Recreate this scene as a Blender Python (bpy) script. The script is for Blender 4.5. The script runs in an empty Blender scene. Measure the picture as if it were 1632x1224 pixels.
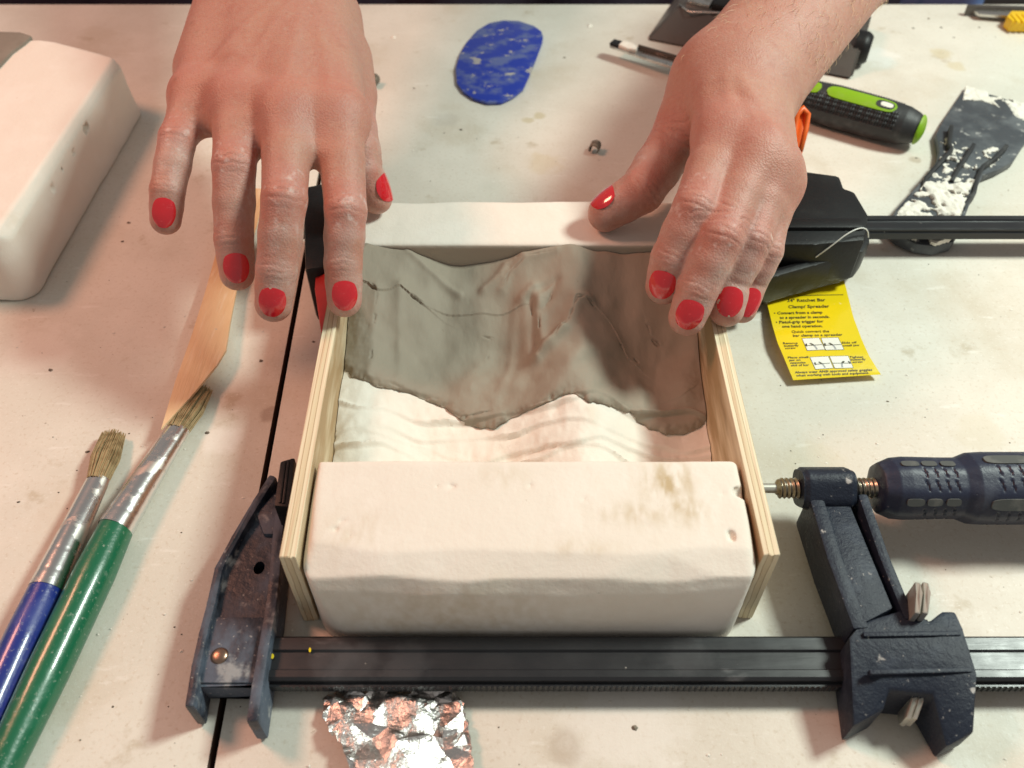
import bpy, bmesh, math, random
import numpy as np
from mathutils import Vector, Matrix
random.seed(7); rng = np.random.default_rng(7)
S = bpy.context.scene
COL = S.collection
# ------------------------------------------------------------------ camera
CAMH, PITCH, FPX = .26, math.radians(48), 1360.0
cam = bpy.data.objects.new('camera', bpy.data.cameras.new('camera')); COL.objects.link(cam)
cam.location = (0, 0, CAMH); cam.rotation_euler = (math.radians(90) - PITCH, 0, 0)
cam.data.sensor_width = 36; cam.data.lens = FPX / 1632 * 36
cam.data.clip_start = .01; cam.data.clip_end = 20
cam.data.dof.use_dof = True; cam.data.dof.focus_distance = .31; cam.data.dof.aperture_fstop = 14
S.camera = cam
# ------------------------------------------------------------------ world and lamps
w = bpy.data.worlds.new('World'); S.world = w; w.use_nodes = True
w.node_tree.nodes['Background'].inputs[0].default_value = (1, .96, .91, 1)
w.node_tree.nodes['Background'].inputs[1].default_value = .25
def lamp(name, loc, aim, energy, col, sx, sy):
    l = bpy.data.lights.new(name, 'AREA'); l.shape = 'RECTANGLE'; l.size = sx; l.size_y = sy
    l.energy = energy; l.color = col
    o = bpy.data.objects.new(name, l); COL.objects.link(o); o.location = loc
    o.rotation_euler = (Vector(aim) - Vector(loc)).to_track_quat('-Z', 'Y').to_euler()
lamp('cool_lamp', (.58, .36, .70), (.08, .25, 0), 7.5, (.89, 1.0, .90), .16, .16)
lamp('warm_lamp', (-.52, .38, .66), (-.1, .25, 0), 2.9, (1.0, .42, .27), .17, .17)
S.view_settings.view_transform = 'Standard'; S.view_settings.look = 'None'
S.view_settings.exposure = .1; S.view_settings.gamma = 1; S.view_settings.use_curve_mapping = False
# ------------------------------------------------------------------ helpers
def P(px, py, z=0.0):
    """place of a photo pixel on the level plane z millimetres above the table"""
    u = (px - 816) / FPX; v = (612 - py) / FPX
    c, s = math.cos(PITCH), math.sin(PITCH)
    d = (u, c + v * s, -s + v * c); t = (z / 1000 - CAMH) / d[2]
    return Vector((d[0] * t, d[1] * t, z / 1000))
def tag(o, label=None, cat=None, group=None, kind=None):
    if label: o['label'] = label
    if cat: o['category'] = cat
    if group: o['group'] = group
    if kind: o['kind'] = kind
    return o
def root(name, label, cat, loc, group=None):
    o = bpy.data.objects.new(name, None); COL.objects.link(o); o.location = loc; o.empty_display_size = .02
    return tag(o, label, cat, group)
def attach(o, parent):
    o.parent = parent
    if parent.type == 'EMPTY': o.matrix_parent_inverse = Matrix.Translation(-parent.location)
def mesh(name, verts, faces, mat, parent=None, smooth=False, auto=None):
    me = bpy.data.meshes.new(name)
    if isinstance(verts, np.ndarray): verts = verts.tolist()
    me.from_pydata(verts, [], faces); me.materials.append(mat)
    if smooth: me.polygons.foreach_set('use_smooth', [True] * len(me.polygons))
    me.update()
    o = bpy.data.objects.new(name, me); COL.objects.link(o)
    if parent: attach(o, parent)
    return o
def from_bm(name, bm, mat, parent=None, smooth=False, angle=None):
    bmesh.ops.recalc_face_normals(bm, faces=bm.faces)
    me = bpy.data.meshes.new(name); bm.to_mesh(me); bm.free(); me.materials.append(mat)
    if smooth or angle: me.polygons.foreach_set('use_smooth', [True] * len(me.polygons))
    if angle: me.set_sharp_from_angle(angle=math.radians(angle))
    o = bpy.data.objects.new(name, me); COL.objects.link(o)
    if parent: attach(o, parent)
    return o
def bm_prism(bm, pts, z0, z1, holes=(), bevel=0):
    """closed slab over a polygon (metres), optional holes; z in millimetres, may be given per point"""
    def zz(z, n): return list(z) if hasattr(z, '__len__') else [z] * n
    if not holes:
        n = len(pts); a, b = zz(z0, n), zz(z1, n)
        lo = [bm.verts.new((p[0], p[1], a[i] / 1000)) for i, p in enumerate(pts)]
        hi = [bm.verts.new((p[0], p[1], b[i] / 1000)) for i, p in enumerate(pts)]
        fs = [bm.faces.new(hi), bm.faces.new(lo[::-1])]
        for i in range(n): fs.append(bm.faces.new((lo[i], lo[(i + 1) % n], hi[(i + 1) % n], hi[i])))
    else:
        es, vs = [], []
        for loop in [pts, *holes]:
            l = [bm.verts.new((p[0], p[1], z1 / 1000)) for p in loop]; vs += l
            es += [bm.edges.new((l[i], l[(i + 1) % len(l)])) for i in range(len(l))]
        r = bmesh.ops.triangle_fill(bm, edges=es, use_beauty=True)
        fs = [g for g in r['geom'] if isinstance(g, bmesh.types.BMFace)]
        e = bmesh.ops.extrude_face_region(bm, geom=fs)
        for v in [g for g in e['geom'] if isinstance(g, bmesh.types.BMVert)]: v.co.z = z0 / 1000
        return
    if bevel:
        bmesh.ops.recalc_face_normals(bm, faces=fs)
        ed = {e for f in fs for e in f.edges}
        bmesh.ops.bevel(bm, geom=list(ed), offset=bevel / 1000, segments=2, profile=.6, affect='EDGES', clamp_overlap=True)
def prism(name, pts, z0, z1, mat, parent=None, holes=(), bevel=0, angle=35):
    bm = bmesh.new(); bm_prism(bm, pts, z0, z1, holes, bevel)
    return from_bm(name, bm, mat, parent, angle=angle)
def pix(pts, z): return [P(x, y, z) for x, y in pts]
def ribbon(name, path, width, z0, z1, mat, parent=None, bevel=.6):
    """upright strip of given width (mm) following a path of xy points; z may vary along it"""
    n = len(path); L, R = [], []
    for i, p in enumerate(path):
        d = (path[min(i + 1, n - 1)] - path[max(i - 1, 0)]); d.z = 0; d.normalize()
        s = Vector((-d.y, d.x, 0)) * width / 2000
        L.append(p + s); R.append(p - s)
    pts = L + R[::-1]
    f = lambda z: (list(z) + list(z)[::-1]) if hasattr(z, '__len__') else z
    return prism(name, pts, f(z0), f(z1), mat, parent, bevel=bevel)
def tube_data(path, radii, seg=12, cap=True):
    path = [Vector(p) for p in path]; n = len(path); V, F = [], []
    up = Vector((0, 0, 1)); prev = None
    for i, p in enumerate(path):
        d = (path[min(i + 1, n - 1)] - path[max(i - 1, 0)]).normalized()
        if prev is None:
            s = d.cross(up)
            if s.length < 1e-4: s = d.cross(Vector((1, 0, 0)))
        else: s = prev - d * prev.dot(d)
        s.normalize(); prev = s; t = d.cross(s)
        for k in range(seg):
            a = 2 * math.pi * k / seg
            V.append(tuple(p + (s * math.cos(a) + t * math.sin(a)) * radii[i]))
    for i in range(n - 1):
        for k in range(seg):
            F.append((i * seg + k, i * seg + (k + 1) % seg, (i + 1) * seg + (k + 1) % seg, (i + 1) * seg + k))
    if cap: F.append(tuple(range(seg))[::-1]); F.append(tuple((n - 1) * seg + k for k in range(seg)))
    return V, F
def tube(name, path, radii, mat, parent=None, seg=12):
    if not hasattr(radii, '__len__'): radii = [radii] * len(path)
    V, F = tube_data(path, radii, seg); return mesh(name, V, F, mat, parent, smooth=True)
def polar(name, a, b, up, rfun, ns, nt, mat, parent=None, s0=0., s1=1., t0=None, t1=None, thick=0):
    """surface of revolution-like body from a to b; rfun(s,theta)->(radial side, radial up) scale in mm; partial angles give a patch"""
    a, b = Vector(a), Vector(b); d = (b - a); L = d.length; d.normalize()
    up = Vector(up); up = (up - d * up.dot(d)).normalized(); side = d.cross(up)
    full = t0 is None; V, F = [], []
    m = nt if full else nt + 1
    for i in range(ns + 1):
        s = s0 + (s1 - s0) * i / ns
        for k in range(m):
            th = 2 * math.pi * k / nt if full else t0 + (t1 - t0) * k / nt
            ru, rs, off = rfun(s, th)
            V.append(tuple(a + d * (L * s + off / 1000) + up * (math.cos(th) * ru / 1000) + side * (math.sin(th) * rs / 1000)))
    for i in range(ns):
        for k in range(nt):
            k2 = (k + 1) % m
            F.append((i * m + k, i * m + k2, (i + 1) * m + k2, (i + 1) * m + k))
    if full: F.append(tuple(range(m))[::-1]); F.append(tuple(ns * m + k for k in range(m)))
    o = mesh(name, V, F, mat, parent, smooth=True)
    o.data.set_sharp_from_angle(angle=math.radians(50))
    return o
def disc_patch(name, c, u, v, n, mat, parent=None, k=2.0, thick=.4, seg=28):
    """small raised superellipse plate: centre, two half axes (vectors), normal"""
    bm = bmesh.new(); n = Vector(n).normalized(); lo, hi = [], []
    for i in range(seg):
        a = 2 * math.pi * i / seg; ca, sa = math.cos(a), math.sin(a)
        p = c + u * (math.copysign(abs(ca) ** (2 / k), ca)) + v * (math.copysign(abs(sa) ** (2 / k), sa))
        lo.append(bm.verts.new(p - n * thick / 1000)); hi.append(bm.verts.new(p + n * thick / 1000))
    bm.faces.new(hi); bm.faces.new(lo[::-1])
    for i in range(seg): bm.faces.new((lo[i], lo[(i + 1) % seg], hi[(i + 1) % seg], hi[i]))
    return from_bm(name, bm, mat, parent, angle=40)
# numeric noise
def vnoise(x, y, z=None, seed=0):
    z = np.zeros_like(x) if z is None else z
    xi, yi, zi = np.floor(x).astype(np.int64), np.floor(y).astype(np.int64), np.floor(z).astype(np.int64)
    fx, fy, fz = x - xi, y - yi, z - zi
    fx, fy, fz = [f * f * (3 - 2 * f) for f in (fx, fy, fz)]
    def h(i, j, k):
        n = (i * 374761393 + j * 668265263 + k * 2147483647 + seed * 974634777) & 0xffffffff
        n = ((n ^ (n >> 13)) * 1274126177) & 0xffffffff
        return ((n ^ (n >> 16)) & 0xffff) / 65535.0
    r = 0
    for a in (0, 1):
        for b in (0, 1):
            for c in (0, 1):
                r = r + h(xi + a, yi + b, zi + c) * (fx if a else 1 - fx) * (fy if b else 1 - fy) * (fz if c else 1 - fz)
    return r * 2 - 1
def fbm(x, y, z=None, o=3, seed=0):
    r = 0; a = 1.
    for i in range(o):
        r = r + a * vnoise(x, y, z, seed + i); x = x * 2.03; y = y * 2.03; z = None if z is None else z * 2.03; a *= .5
    return r
def sstep(a, b, x):
    t = np.clip((x - a) / (b - a), 0, 1); return t * t * (3 - 2 * t)
def poly_dist(X, Y, pts):
    """distance to an open polyline and the signed side"""
    best = np.full(X.shape, 1e9); side = np.zeros(X.shape); par = np.zeros(X.shape)
    n = len(pts) - 1
    for i in range(n):
        ax, ay = pts[i][0], pts[i][1]; dx, dy = pts[i + 1][0] - ax, pts[i + 1][1] - ay
        t = np.clip(((X - ax) * dx + (Y - ay) * dy) / (dx * dx + dy * dy), 0, 1)
        ex, ey = X - ax - t * dx, Y - ay - t * dy
        d = np.hypot(ex, ey); m = d < best
        best = np.where(m, d, best); side = np.where(m, np.sign(dx * ey - dy * ex), side); par = np.where(m, (i + t) / n, par)
    return best, side, par
def surface_nets(f, org, h):
    nx, ny, nz = f.shape; neg = f < 0
    cnt = np.zeros((nx - 1, ny - 1, nz - 1), np.int8)
    for a in (0, 1):
        for b in (0, 1):
            for c in (0, 1): cnt += neg[a:nx - 1 + a, b:ny - 1 + b, c:nz - 1 + c]
    act = (cnt > 0) & (cnt < 8); I = np.argwhere(act)
    idx = np.full(act.shape, -1, np.int32); idx[act] = np.arange(len(I))
    sp = np.zeros((len(I), 3)); num = np.zeros(len(I))
    C = [(a, b, c) for a in (0, 1) for b in (0, 1) for c in (0, 1)]
    val = {c: f[I[:, 0] + c[0], I[:, 1] + c[1], I[:, 2] + c[2]] for c in C}
    for c in C:
        for ax in range(3):
            if c[ax]: continue
            e = list(c); e[ax] = 1; e = tuple(e); va, vb = val[c], val[e]
            m = (va < 0) != (vb < 0)
            t = np.where(m, va / np.where(m, va - vb, 1), 0)
            p = np.tile(np.array(c, float), (len(I), 1)); p[:, ax] += t
            sp[m] += p[m]; num[m] += 1
    V = (I + sp / num[:, None]) * h + org
    Q = []
    for ax in range(3):
        u, v = [(1, 2), (2, 0), (0, 1)][ax]
        sl = [slice(1, -1)] * 3; sl[ax] = slice(0, -1)
        s2 = list(sl); s2[ax] = slice(1, None)
        a, b = neg[tuple(sl)], neg[tuple(s2)]
        E = np.argwhere(a != b); fl = a[tuple(E.T)]
        off = np.ones(3, int); off[ax] = 0; E = E + off
        def cell(du, dv):
            e = E.copy(); e[:, u] -= du; e[:, v] -= dv; return idx[e[:, 0], e[:, 1], e[:, 2]]
        q = np.stack([cell(1, 1), cell(0, 1), cell(0, 0), cell(1, 0)], 1)
        q[~fl] = q[~fl][:, ::-1]; Q.append(q)
    return V, np.concatenate(Q)
def np_mesh(name, V, Q, mat, parent=None, smooth=True):
    me = bpy.data.meshes.new(name); k = Q.shape[1]
    me.vertices.add(len(V)); me.vertices.foreach_set('co', np.ascontiguousarray(V, np.float32).ravel())
    me.loops.add(Q.size); me.loops.foreach_set('vertex_index', np.ascontiguousarray(Q, np.int32).ravel())
    me.polygons.add(len(Q)); me.polygons.foreach_set('loop_start', np.arange(0, Q.size, k, dtype=np.int32))
    me.update(calc_edges=True); me.validate()
    me.polygons.foreach_set('use_smooth', [smooth] * len(me.polygons)); me.materials.append(mat)
    o = bpy.data.objects.new(name, me); COL.objects.link(o)
    if parent: attach(o, parent)
    return o
def add_attr(o, name, arr):
    a = o.data.attributes.new(name, 'FLOAT', 'POINT'); a.data.foreach_set('value', np.ascontiguousarray(arr, np.float32))
def height_slab(name, X, Y, Z, mat, parent=None, zb=0., keep=None):
    """closed body under a height field; keep masks the cells that exist; zb may be an array"""
    ny, nx = X.shape; zb = np.broadcast_to(np.asarray(zb, float), X.shape)
    top = np.stack([X, Y, Z], -1).reshape(-1, 3); bot = np.stack([X, Y, zb], -1).reshape(-1, 3)
    V = np.concatenate([top, bot]); N = nx * ny
    if keep is None: keep = np.ones((ny - 1, nx - 1), bool)
    J, I = np.nonzero(keep); a = J * nx + I
    F = [np.stack([a, a + 1, a + nx + 1, a + nx], 1), np.stack([a + nx, a + nx + 1, a + 1, a], 1) + N]
    kp = np.pad(keep, 1)
    for dj, di, e0, e1 in ((-1, 0, 0, 1), (1, 0, nx + 1, nx), (0, -1, nx, 0), (0, 1, 1, nx + 1)):
        m = keep & ~kp[1 + dj:kp.shape[0] - 1 + dj, 1 + di:kp.shape[1] - 1 + di]
        J, I = np.nonzero(m); a = J * nx + I
        F.append(np.stack([a + e0, a + e0 + N, a + e1 + N, a + e1], 1))
    Q = np.concatenate(F); used = np.unique(Q); mp = np.zeros(2 * N, int); mp[used] = np.arange(len(used))
    o = np_mesh(name, V[used], mp[Q], mat, parent)
    o.data.set_sharp_from_angle(angle=math.radians(60))
    return o
# ------------------------------------------------------------------ materials
def material(name, col, rough=.6, metal=0., layers=(), bump=(), sss=0., coat=0., spec=.5, attr=(), rough_var=0., aniso=0., coord='Object', spots=()):
    """layers: (colour, scale, lo, hi, amount, stretch, detail[, (point, dir, lo, hi)]) mixed in by noise; attr: (attribute, colour, amount)"""
    m = bpy.data.materials.new(name); m.use_nodes = True; nt = m.node_tree; N, Lk = nt.nodes, nt.links
    b = N['Principled BSDF']; b.inputs['Roughness'].default_value = rough; b.inputs['Metallic'].default_value = metal
    b.inputs['Specular IOR Level'].default_value = spec; b.inputs['Coat Weight'].default_value = coat; b.inputs['Coat Roughness'].default_value = .08
    if sss:
        b.inputs['Subsurface Weight'].default_value = sss; b.inputs['Subsurface Radius'].default_value = (1, .35, .2); b.inputs['Subsurface Scale'].default_value = .0035
    tc = N.new('ShaderNodeTexCoord').outputs[coord]
    def noise(scale, stretch=(1, 1, 1), detail=5, kind='noise'):
        mp = N.new('ShaderNodeMapping'); mp.inputs['Scale'].default_value = stretch; Lk.new(tc, mp.inputs[0])
        if kind == 'voronoi':
            t = N.new('ShaderNodeTexVoronoi'); t.inputs['Scale'].default_value = scale; Lk.new(mp.outputs[0], t.inputs['Vector']); return t.outputs['Distance']
        t = N.new('ShaderNodeTexNoise'); t.inputs['Scale'].default_value = scale; t.inputs['Detail'].default_value = detail; t.inputs['Roughness'].default_value = .6
        Lk.new(mp.outputs[0], t.inputs['Vector']); return t.outputs['Fac']
    def rmap(x, lo, hi):
        r = N.new('ShaderNodeMapRange'); r.interpolation_type = 'SMOOTHSTEP'; Lk.new(x, r.inputs[0])
        r.inputs[1].default_value = lo; r.inputs[2].default_value = hi; return r.outputs[0]
    def mth(op, a, c):
        n = N.new('ShaderNodeMath'); n.operation = op
        for i, x in enumerate((a, c)):
            if isinstance(x, (int, float)): n.inputs[i].default_value = x
            else: Lk.new(x, n.inputs[i])
        return n.outputs[0]
    rgb = N.new('ShaderNodeRGB'); rgb.outputs[0].default_value = (*col, 1); cur = rgb.outputs[0]
    rcur = None
    def mixin(cur, fac, c):
        mx = N.new('ShaderNodeMix'); mx.data_type = 'RGBA'; Lk.new(fac, mx.inputs[0]); Lk.new(cur, mx.inputs[6]); mx.inputs[7].default_value = (*c, 1); return mx.outputs[2]
    for l in layers:
        c, sc, lo, hi, am = l[:5]; st = l[5] if len(l) > 5 else (1, 1, 1); de = l[6] if len(l) > 6 else 5
        f = noise(sc, st, de)
        if len(l) > 7:
            pt, dr, g0, g1, amt = l[7]
            sub = N.new('ShaderNodeVectorMath'); sub.operation = 'SUBTRACT'; Lk.new(tc, sub.inputs[0]); sub.inputs[1].default_value = pt
            dt = N.new('ShaderNodeVectorMath'); dt.operation = 'DOT_PRODUCT'; Lk.new(sub.outputs[0], dt.inputs[0]); dt.inputs[1].default_value = dr
            f = mth('ADD', f, mth('MULTIPLY', rmap(dt.outputs['Value'], g0, g1), amt))
        fac = mth('MULTIPLY', rmap(f, lo, hi), am); cur = mixin(cur, fac, c)
        if metal or rough < .45:
            rcur = mth('ADD', rcur if rcur is not None else rough, mth('MULTIPLY', fac, .35))
    for pt, rad, c, am in spots:
        mpn = N.new('ShaderNodeVectorMath'); mpn.operation = 'DISTANCE'; Lk.new(tc, mpn.inputs[0]); mpn.inputs[1].default_value = pt
        f = mth('MULTIPLY', rmap(mth('ADD', mpn.outputs['Value'], mth('MULTIPLY', mth('SUBTRACT', noise(110, (1, 1, 1), 6), .5), rad * 1.6)), rad, rad * .45), am)
        cur = mixin(cur, f, c)
    for an, c, am in attr:
        a = N.new('ShaderNodeAttribute'); a.attribute_name = an
        cur = mixin(cur, mth('MULTIPLY', a.outputs['Fac'], am), c)
    Lk.new(cur, b.inputs['Base Color'])
    if rough_var:
        rcur = mth('ADD', rcur if rcur is not None else rough, mth('MULTIPLY', mth('SUBTRACT', noise(90, (1, 1, 1), 6), .5), rough_var))
    if rcur is not None: Lk.new(rcur, b.inputs['Roughness'])
    nrm = None
    for bp in bump:
        sc, dist = bp[:2]; st = bp[2] if len(bp) > 2 else (1, 1, 1); kind = bp[3] if len(bp) > 3 else 'noise'
        n = N.new('ShaderNodeBump'); n.inputs['Strength'].default_value = 1; n.inputs['Distance'].default_value = dist
        Lk.new(noise(sc, st, 5, kind), n.inputs['Height'])
        if nrm: Lk.new(nrm, n.inputs['Normal'])
        nrm = n.outputs[0]
    if nrm: Lk.new(nrm, b.inputs['Normal'])
    return m
CREAM = (.74, .68, .57)
MT = {}
MT['table'] = material('table_surface', (.68, .64, .56), .52, layers=[
    ((.78, .74, .66), 9, .42, .62, .8), ((.58, .51, .40), 16, .52, .72, .6), ((.45, .37, .25), 38, .62, .72, .55),
    ((.82, .79, .73), 60, .60, .72, .6, (1, 4, 1)), ((.30, .24, .17), 210, .70, .74, .75), ((.52, .43, .32), 600, .52, .75, .5), ((.80, .77, .71), 900, .58, .68, .6), ((.50, .38, .22), 12, .66, .74, .35)],
    bump=[(260, .00012), (1500, .00005)], rough_var=.3,
    spots=[(tuple(P(x, y, 0)), r / 1000, c, a) for x, y, r, c, a in (
        (840, 192, 4.5, (.52, .44, .24), .55), (860, 184, 4.5, (.52, .44, .24), .55), (1500, 85, 9, (.58, .46, .22), .4), (1522, 105, 8, (.58, .46, .22), .4), (710, 190, 9, (.50, .46, .40), .35),
        (1400, 90, 16, (.86, .84, .80), .6), (870, 260, 12, (.62, .52, .30), .3), (1460, 255, 4, (.4, .3, .2), .5), (1300, 740, 14, (.62, .55, .40), .35), (1560, 690, 12, (.60, .53, .38), .3),
        (120, 820, 18, (.60, .52, .42), .4), (900, 1190, 7, (.42, .34, .26), .45), (1000, 1150, 22, (.84, .81, .76), .5), (60, 560, 20, (.84, .80, .73), .4), (350, 700, 10, (.85, .82, .77), .5), (1450, 1180, 18, (.62, .54, .42), .35), (430, 660, 5, (.30, .20, .14), .5))])
MT['core'] = material('table_core', (.10, .06, .04), .8)
MT['plaster'] = material('plaster', (.80, .75, .67), .85, layers=[
    ((.84, .80, .73), 40, .45, .65, .6), ((.66, .57, .44), 26, .60, .78, .45), ((.40, .33, .24), 190, .725, .75, .8)],
    bump=[(90, .0004), (700, .00012)])
MT['plaster_stained'] = material('plaster_stained', (.80, .74, .66), .85, layers=[
    ((.85, .80, .73), 40, .45, .65, .6), ((.66, .57, .44), 30, .60, .78, .4),
    ((.40, .33, .24), 170, .73, .75, .8)], attr=[('stain', (.46, .33, .15), .8)],
    bump=[(90, .0004), (700, .00012)])
MT['plaster_rear'] = material('plaster_clay_smeared', (.80, .75, .67), .85, layers=[((.84, .80, .73), 40, .45, .65, .6), ((.66, .57, .44), 26, .60, .78, .4)], attr=[('stain', (.38, .33, .265), .92)], bump=[(90, .0004), (700, .00012)])
MT['plaster_grey'] = material('plaster_clay_stained', (.22, .19, .155), .85, layers=[((.29, .25, .21), 60, .4, .7, .6)], bump=[(300, .0002)])
MT['clay'] = material('wet_clay', (.30, .262, .208), .68, spec=.25, layers=[
    ((.335, .295, .238), 22, .40, .65, .5, (1, .35, 1)), ((.265, .228, .18), 38, .55, .75, .5, (1, .3, 1)), ((.20, .155, .11), 300, .7, .76, .5)],
    bump=[(120, .00022, (1, .3, 1)), (900, .00005, (1, .3, 1))], attr=[('crack', (.10, .075, .05), .7)], rough_var=.25)
MT['dry_clay'] = material('dry_clay', (.13, .105, .08), .8, layers=[((.26, .22, .17), 300, .5, .6, .8)], bump=[(500, .0004)])
MT['skin'] = material('skin', (.45, .222, .168), .56, sss=.3, layers=[
    ((.47, .25, .18), 55, .45, .62, .5), ((.38, .155, .11), 90, .52, .7, .45), ((.47, .29, .225), 420, .50, .7, .5), ((.36, .145, .105), 700, .52, .7, .4)],
    attr=[('red', (.52, .125, .10), .5), ('dust', (.51, .365, .325), .5), ('speck', (.27, .115, .07), .85), ('chalk', (.80, .74, .70), .55)],
    bump=[(1300, .00012, (1, 1, 1), 'voronoi'), (500, .00007)], rough_var=.2)
MT['nail'] = material('red_nail_polish', (.60, .012, .022), .12, coat=1., layers=[((.62, .03, .04), 500, .5, .7, .5)], bump=[(400, .00008)])
MT['nail_chip'] = material('chipped_nail_polish', (.60, .012, .022), .14, coat=.8, layers=[((.62, .03, .04), 500, .5, .7, .5), ((.50, .40, .30), 260, .66, .68, .95, (1, 1, 1), 2)])
MT['hair'] = material('arm_hair', (.75, .55, .34), .35)
MT['blacksteel'] = material('black_steel', (.016, .017, .020), .34, layers=[((.12, .12, .125), 70, .60, .72, .8, (.35, 1, 1)), ((.42, .40, .36), 260, .70, .76, .8)], bump=[(500, .00008, (.1, 1, 1))], rough_var=.3, spots=[(tuple(P(x, y, 11.5)), r / 1000, (.20, .20, .21), a) for x, y, r, a in ((530, 1045, 9, .10), (560, 1062, 10, .12), (650, 1055, 9, .10), (1095, 1045, 9, .10))])
MT['navy'] = material('navy_casting', (.012, .017, .032), .5, spec=.35, layers=[((.045, .058, .085), 60, .50, .72, .75), ((.50, .48, .46), 95, .655, .70, .85), ((.40, .38, .36), 620, .66, .72, .6)], bump=[(420, .0003), (1200, .00015)])
MT['navy_dusty'] = material('dusty_navy_steel', (.014, .019, .032), .42, layers=[((.12, .15, .20), 60, .42, .62, .8, (1, .6, 1)), ((.42, .42, .42), 110, .56, .70, .7), ((.5, .48, .45), 700, .64, .70, .6)], bump=[(420, .0003)])
MT['navy_clean'] = material('navy_plastic', (.016, .021, .046), .45, layers=[((.07, .08, .11), 90, .52, .72, .6), ((.3, .3, .32), 500, .68, .73, .5)], bump=[(900, .00012)])
MT['greyrubber'] = material('grey_rubber', (.075, .08, .078), .6, layers=[((.15, .15, .14), 160, .5, .7, .7)])
MT['blackplastic'] = material('black_plastic', (.008, .008, .009), .45, spec=.3, layers=[((.022, .022, .022), 70, .5, .72, .6), ((.3, .28, .25), 330, .71, .74, .5)], bump=[(700, .0001)])
MT['zinc'] = material('zinc_steel', (.62, .59, .52), .35, .6, layers=[((.35, .30, .24), 120, .5, .7, .6)])
MT['brass'] = material('worn_steel_screw', (.42, .37, .30), .3, 1., layers=[((.16, .13, .10), 150, .5, .7, .7)])
MT['copper'] = material('copper_rivet', (.40, .26, .19), .28, 1., layers=[((.3, .2, .15), 500, .55, .7, .6)])
MT['foil'] = material('aluminium_foil', (.72, .69, .67), .3, 1., layers=[((.42, .38, .33), 45, .54, .66, .6)], bump=[(250, .0007), (900, .0002)])
MT['ferrule'] = material('aluminium_ferrule', (.74, .73, .72), .22, 1., layers=[((.66, .62, .56), 90, .52, .62, .7), ((.30, .27, .22), 300, .64, .7, .6)], bump=[(130, .00012)])
MT['blue'] = material('blue_paint', (.012, .030, .235), .3, coat=.4, layers=[((.35, .37, .42), 800, .60, .68, .55), ((.30, .32, .38), 120, .60, .72, .35), ((.04, .07, .32), 60, .5, .7, .5)], bump=[(500, .0001)])
MT['green'] = material('green_paint', (.006, .135, .062), .3, coat=.4, layers=[((.40, .45, .38), 800, .60, .68, .5), ((.30, .36, .30), 110, .61, .72, .3), ((.012, .19, .10), 50, .5, .7, .5)], bump=[(500, .0001)])
MT['bristle'] = material('bristles', (.40, .29, .15), .55, layers=[((.22, .145, .065), 260, .45, .65, .8)])
MT['tanwood'] = material('tan_tool', (.70, .43, .22), .5, layers=[((.80, .57, .34), 20, .40, .65, .9, (1, .4, 1)), ((.50, .46, .42), 190, .68, .72, .7), ((.60, .36, .19), 110, .52, .75, .45, (4, .35, 1)), ((.84, .66, .47), 160, .52, .7, .6, (4, .35, 1))], bump=[(200, .0003, (4, .3, 1))])
MT['bluerib'] = material('blue_plastic_rib', (.010, .035, .33), .35, layers=[((.16, .19, .30), 70, .46, .62, .6, (1, 1.2, 1), 9), ((.46, .41, .33), 130, .60, .66, .8, (.9, 1.2, 1), 9)], bump=[(200, .0002)])
MT['yellow'] = material('yellow_tag', (.86, .64, .01), .22, coat=.6, layers=[((.90, .80, .45), 130, .68, .74, .5)], bump=[(70, .0003)])
MT['tagwhite'] = material('tag_white', (.85, .83, .75), .3)
MT['ink'] = material('tag_ink', (.045, .035, .01), .5)
MT['inkgrey'] = material('tag_grey_ink', (.35, .35, .35), .5)
MT['orange'] = material('orange_plastic', (.86, .13, .012), .4, layers=[((.90, .22, .04), 90, .5, .7, .5)])
MT['redpad'] = material('red_pad', (.56, .016, .012), .45, layers=[((.42, .012, .01), 60, .5, .7, .6)])
MT['lime'] = material('lime_plastic', (.22, .42, .008), .42, layers=[((.30, .36, .08), 90, .5, .7, .5)])
MT['grip'] = material('dark_grip', (.022, .022, .024), .55, layers=[((.09, .09, .09), 90, .5, .7, .6), ((.4, .38, .35), 200, .68, .75, .35)], bump=[(600, .0001)])
MT['grey_steel'] = material('grey_tool_steel', (.10, .09, .082), .35, .3, layers=[((.07, .06, .05), 30, .45, .65, .8), ((.4, .38, .35), 280, .70, .74, .6)], bump=[(400, .0001)])
MT['steel'] = material('bright_steel', (.62, .60, .57), .25, 1., layers=[((.25, .22, .19), 110, .48, .68, .7)])
MT['putty'] = material('grey_putty_plastic', (.055, .06, .07), .5, layers=[((.15, .16, .17), 45, .42, .66, .7), ((.55, .53, .50), 130, .62, .70, .6)], bump=[(220, .0005)])
MT['crust'] = material('plaster_crust', (.82, .77, .69), .9, layers=[((.70, .62, .52), 120, .5, .7, .6)], bump=[(260, .0012)])
MT['apron'] = material('dark_purple_cloth', (.022, .012, .025), .9, bump=[(300, .0006)])
MT['denim'] = material('blue_denim', (.13, .20, .42), .9, bump=[(300, .0006)])
MT['floor'] = material('dark_floor', (.05, .04, .035), .8, layers=[((.10, .08, .06), 6, .4, .7, .8)])
MT['wire'] = material('clear_nylon', (.75, .74, .70), .25)
MT['yellowhandle'] = material('yellow_handle', (.85, .52, .01), .4)

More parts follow.
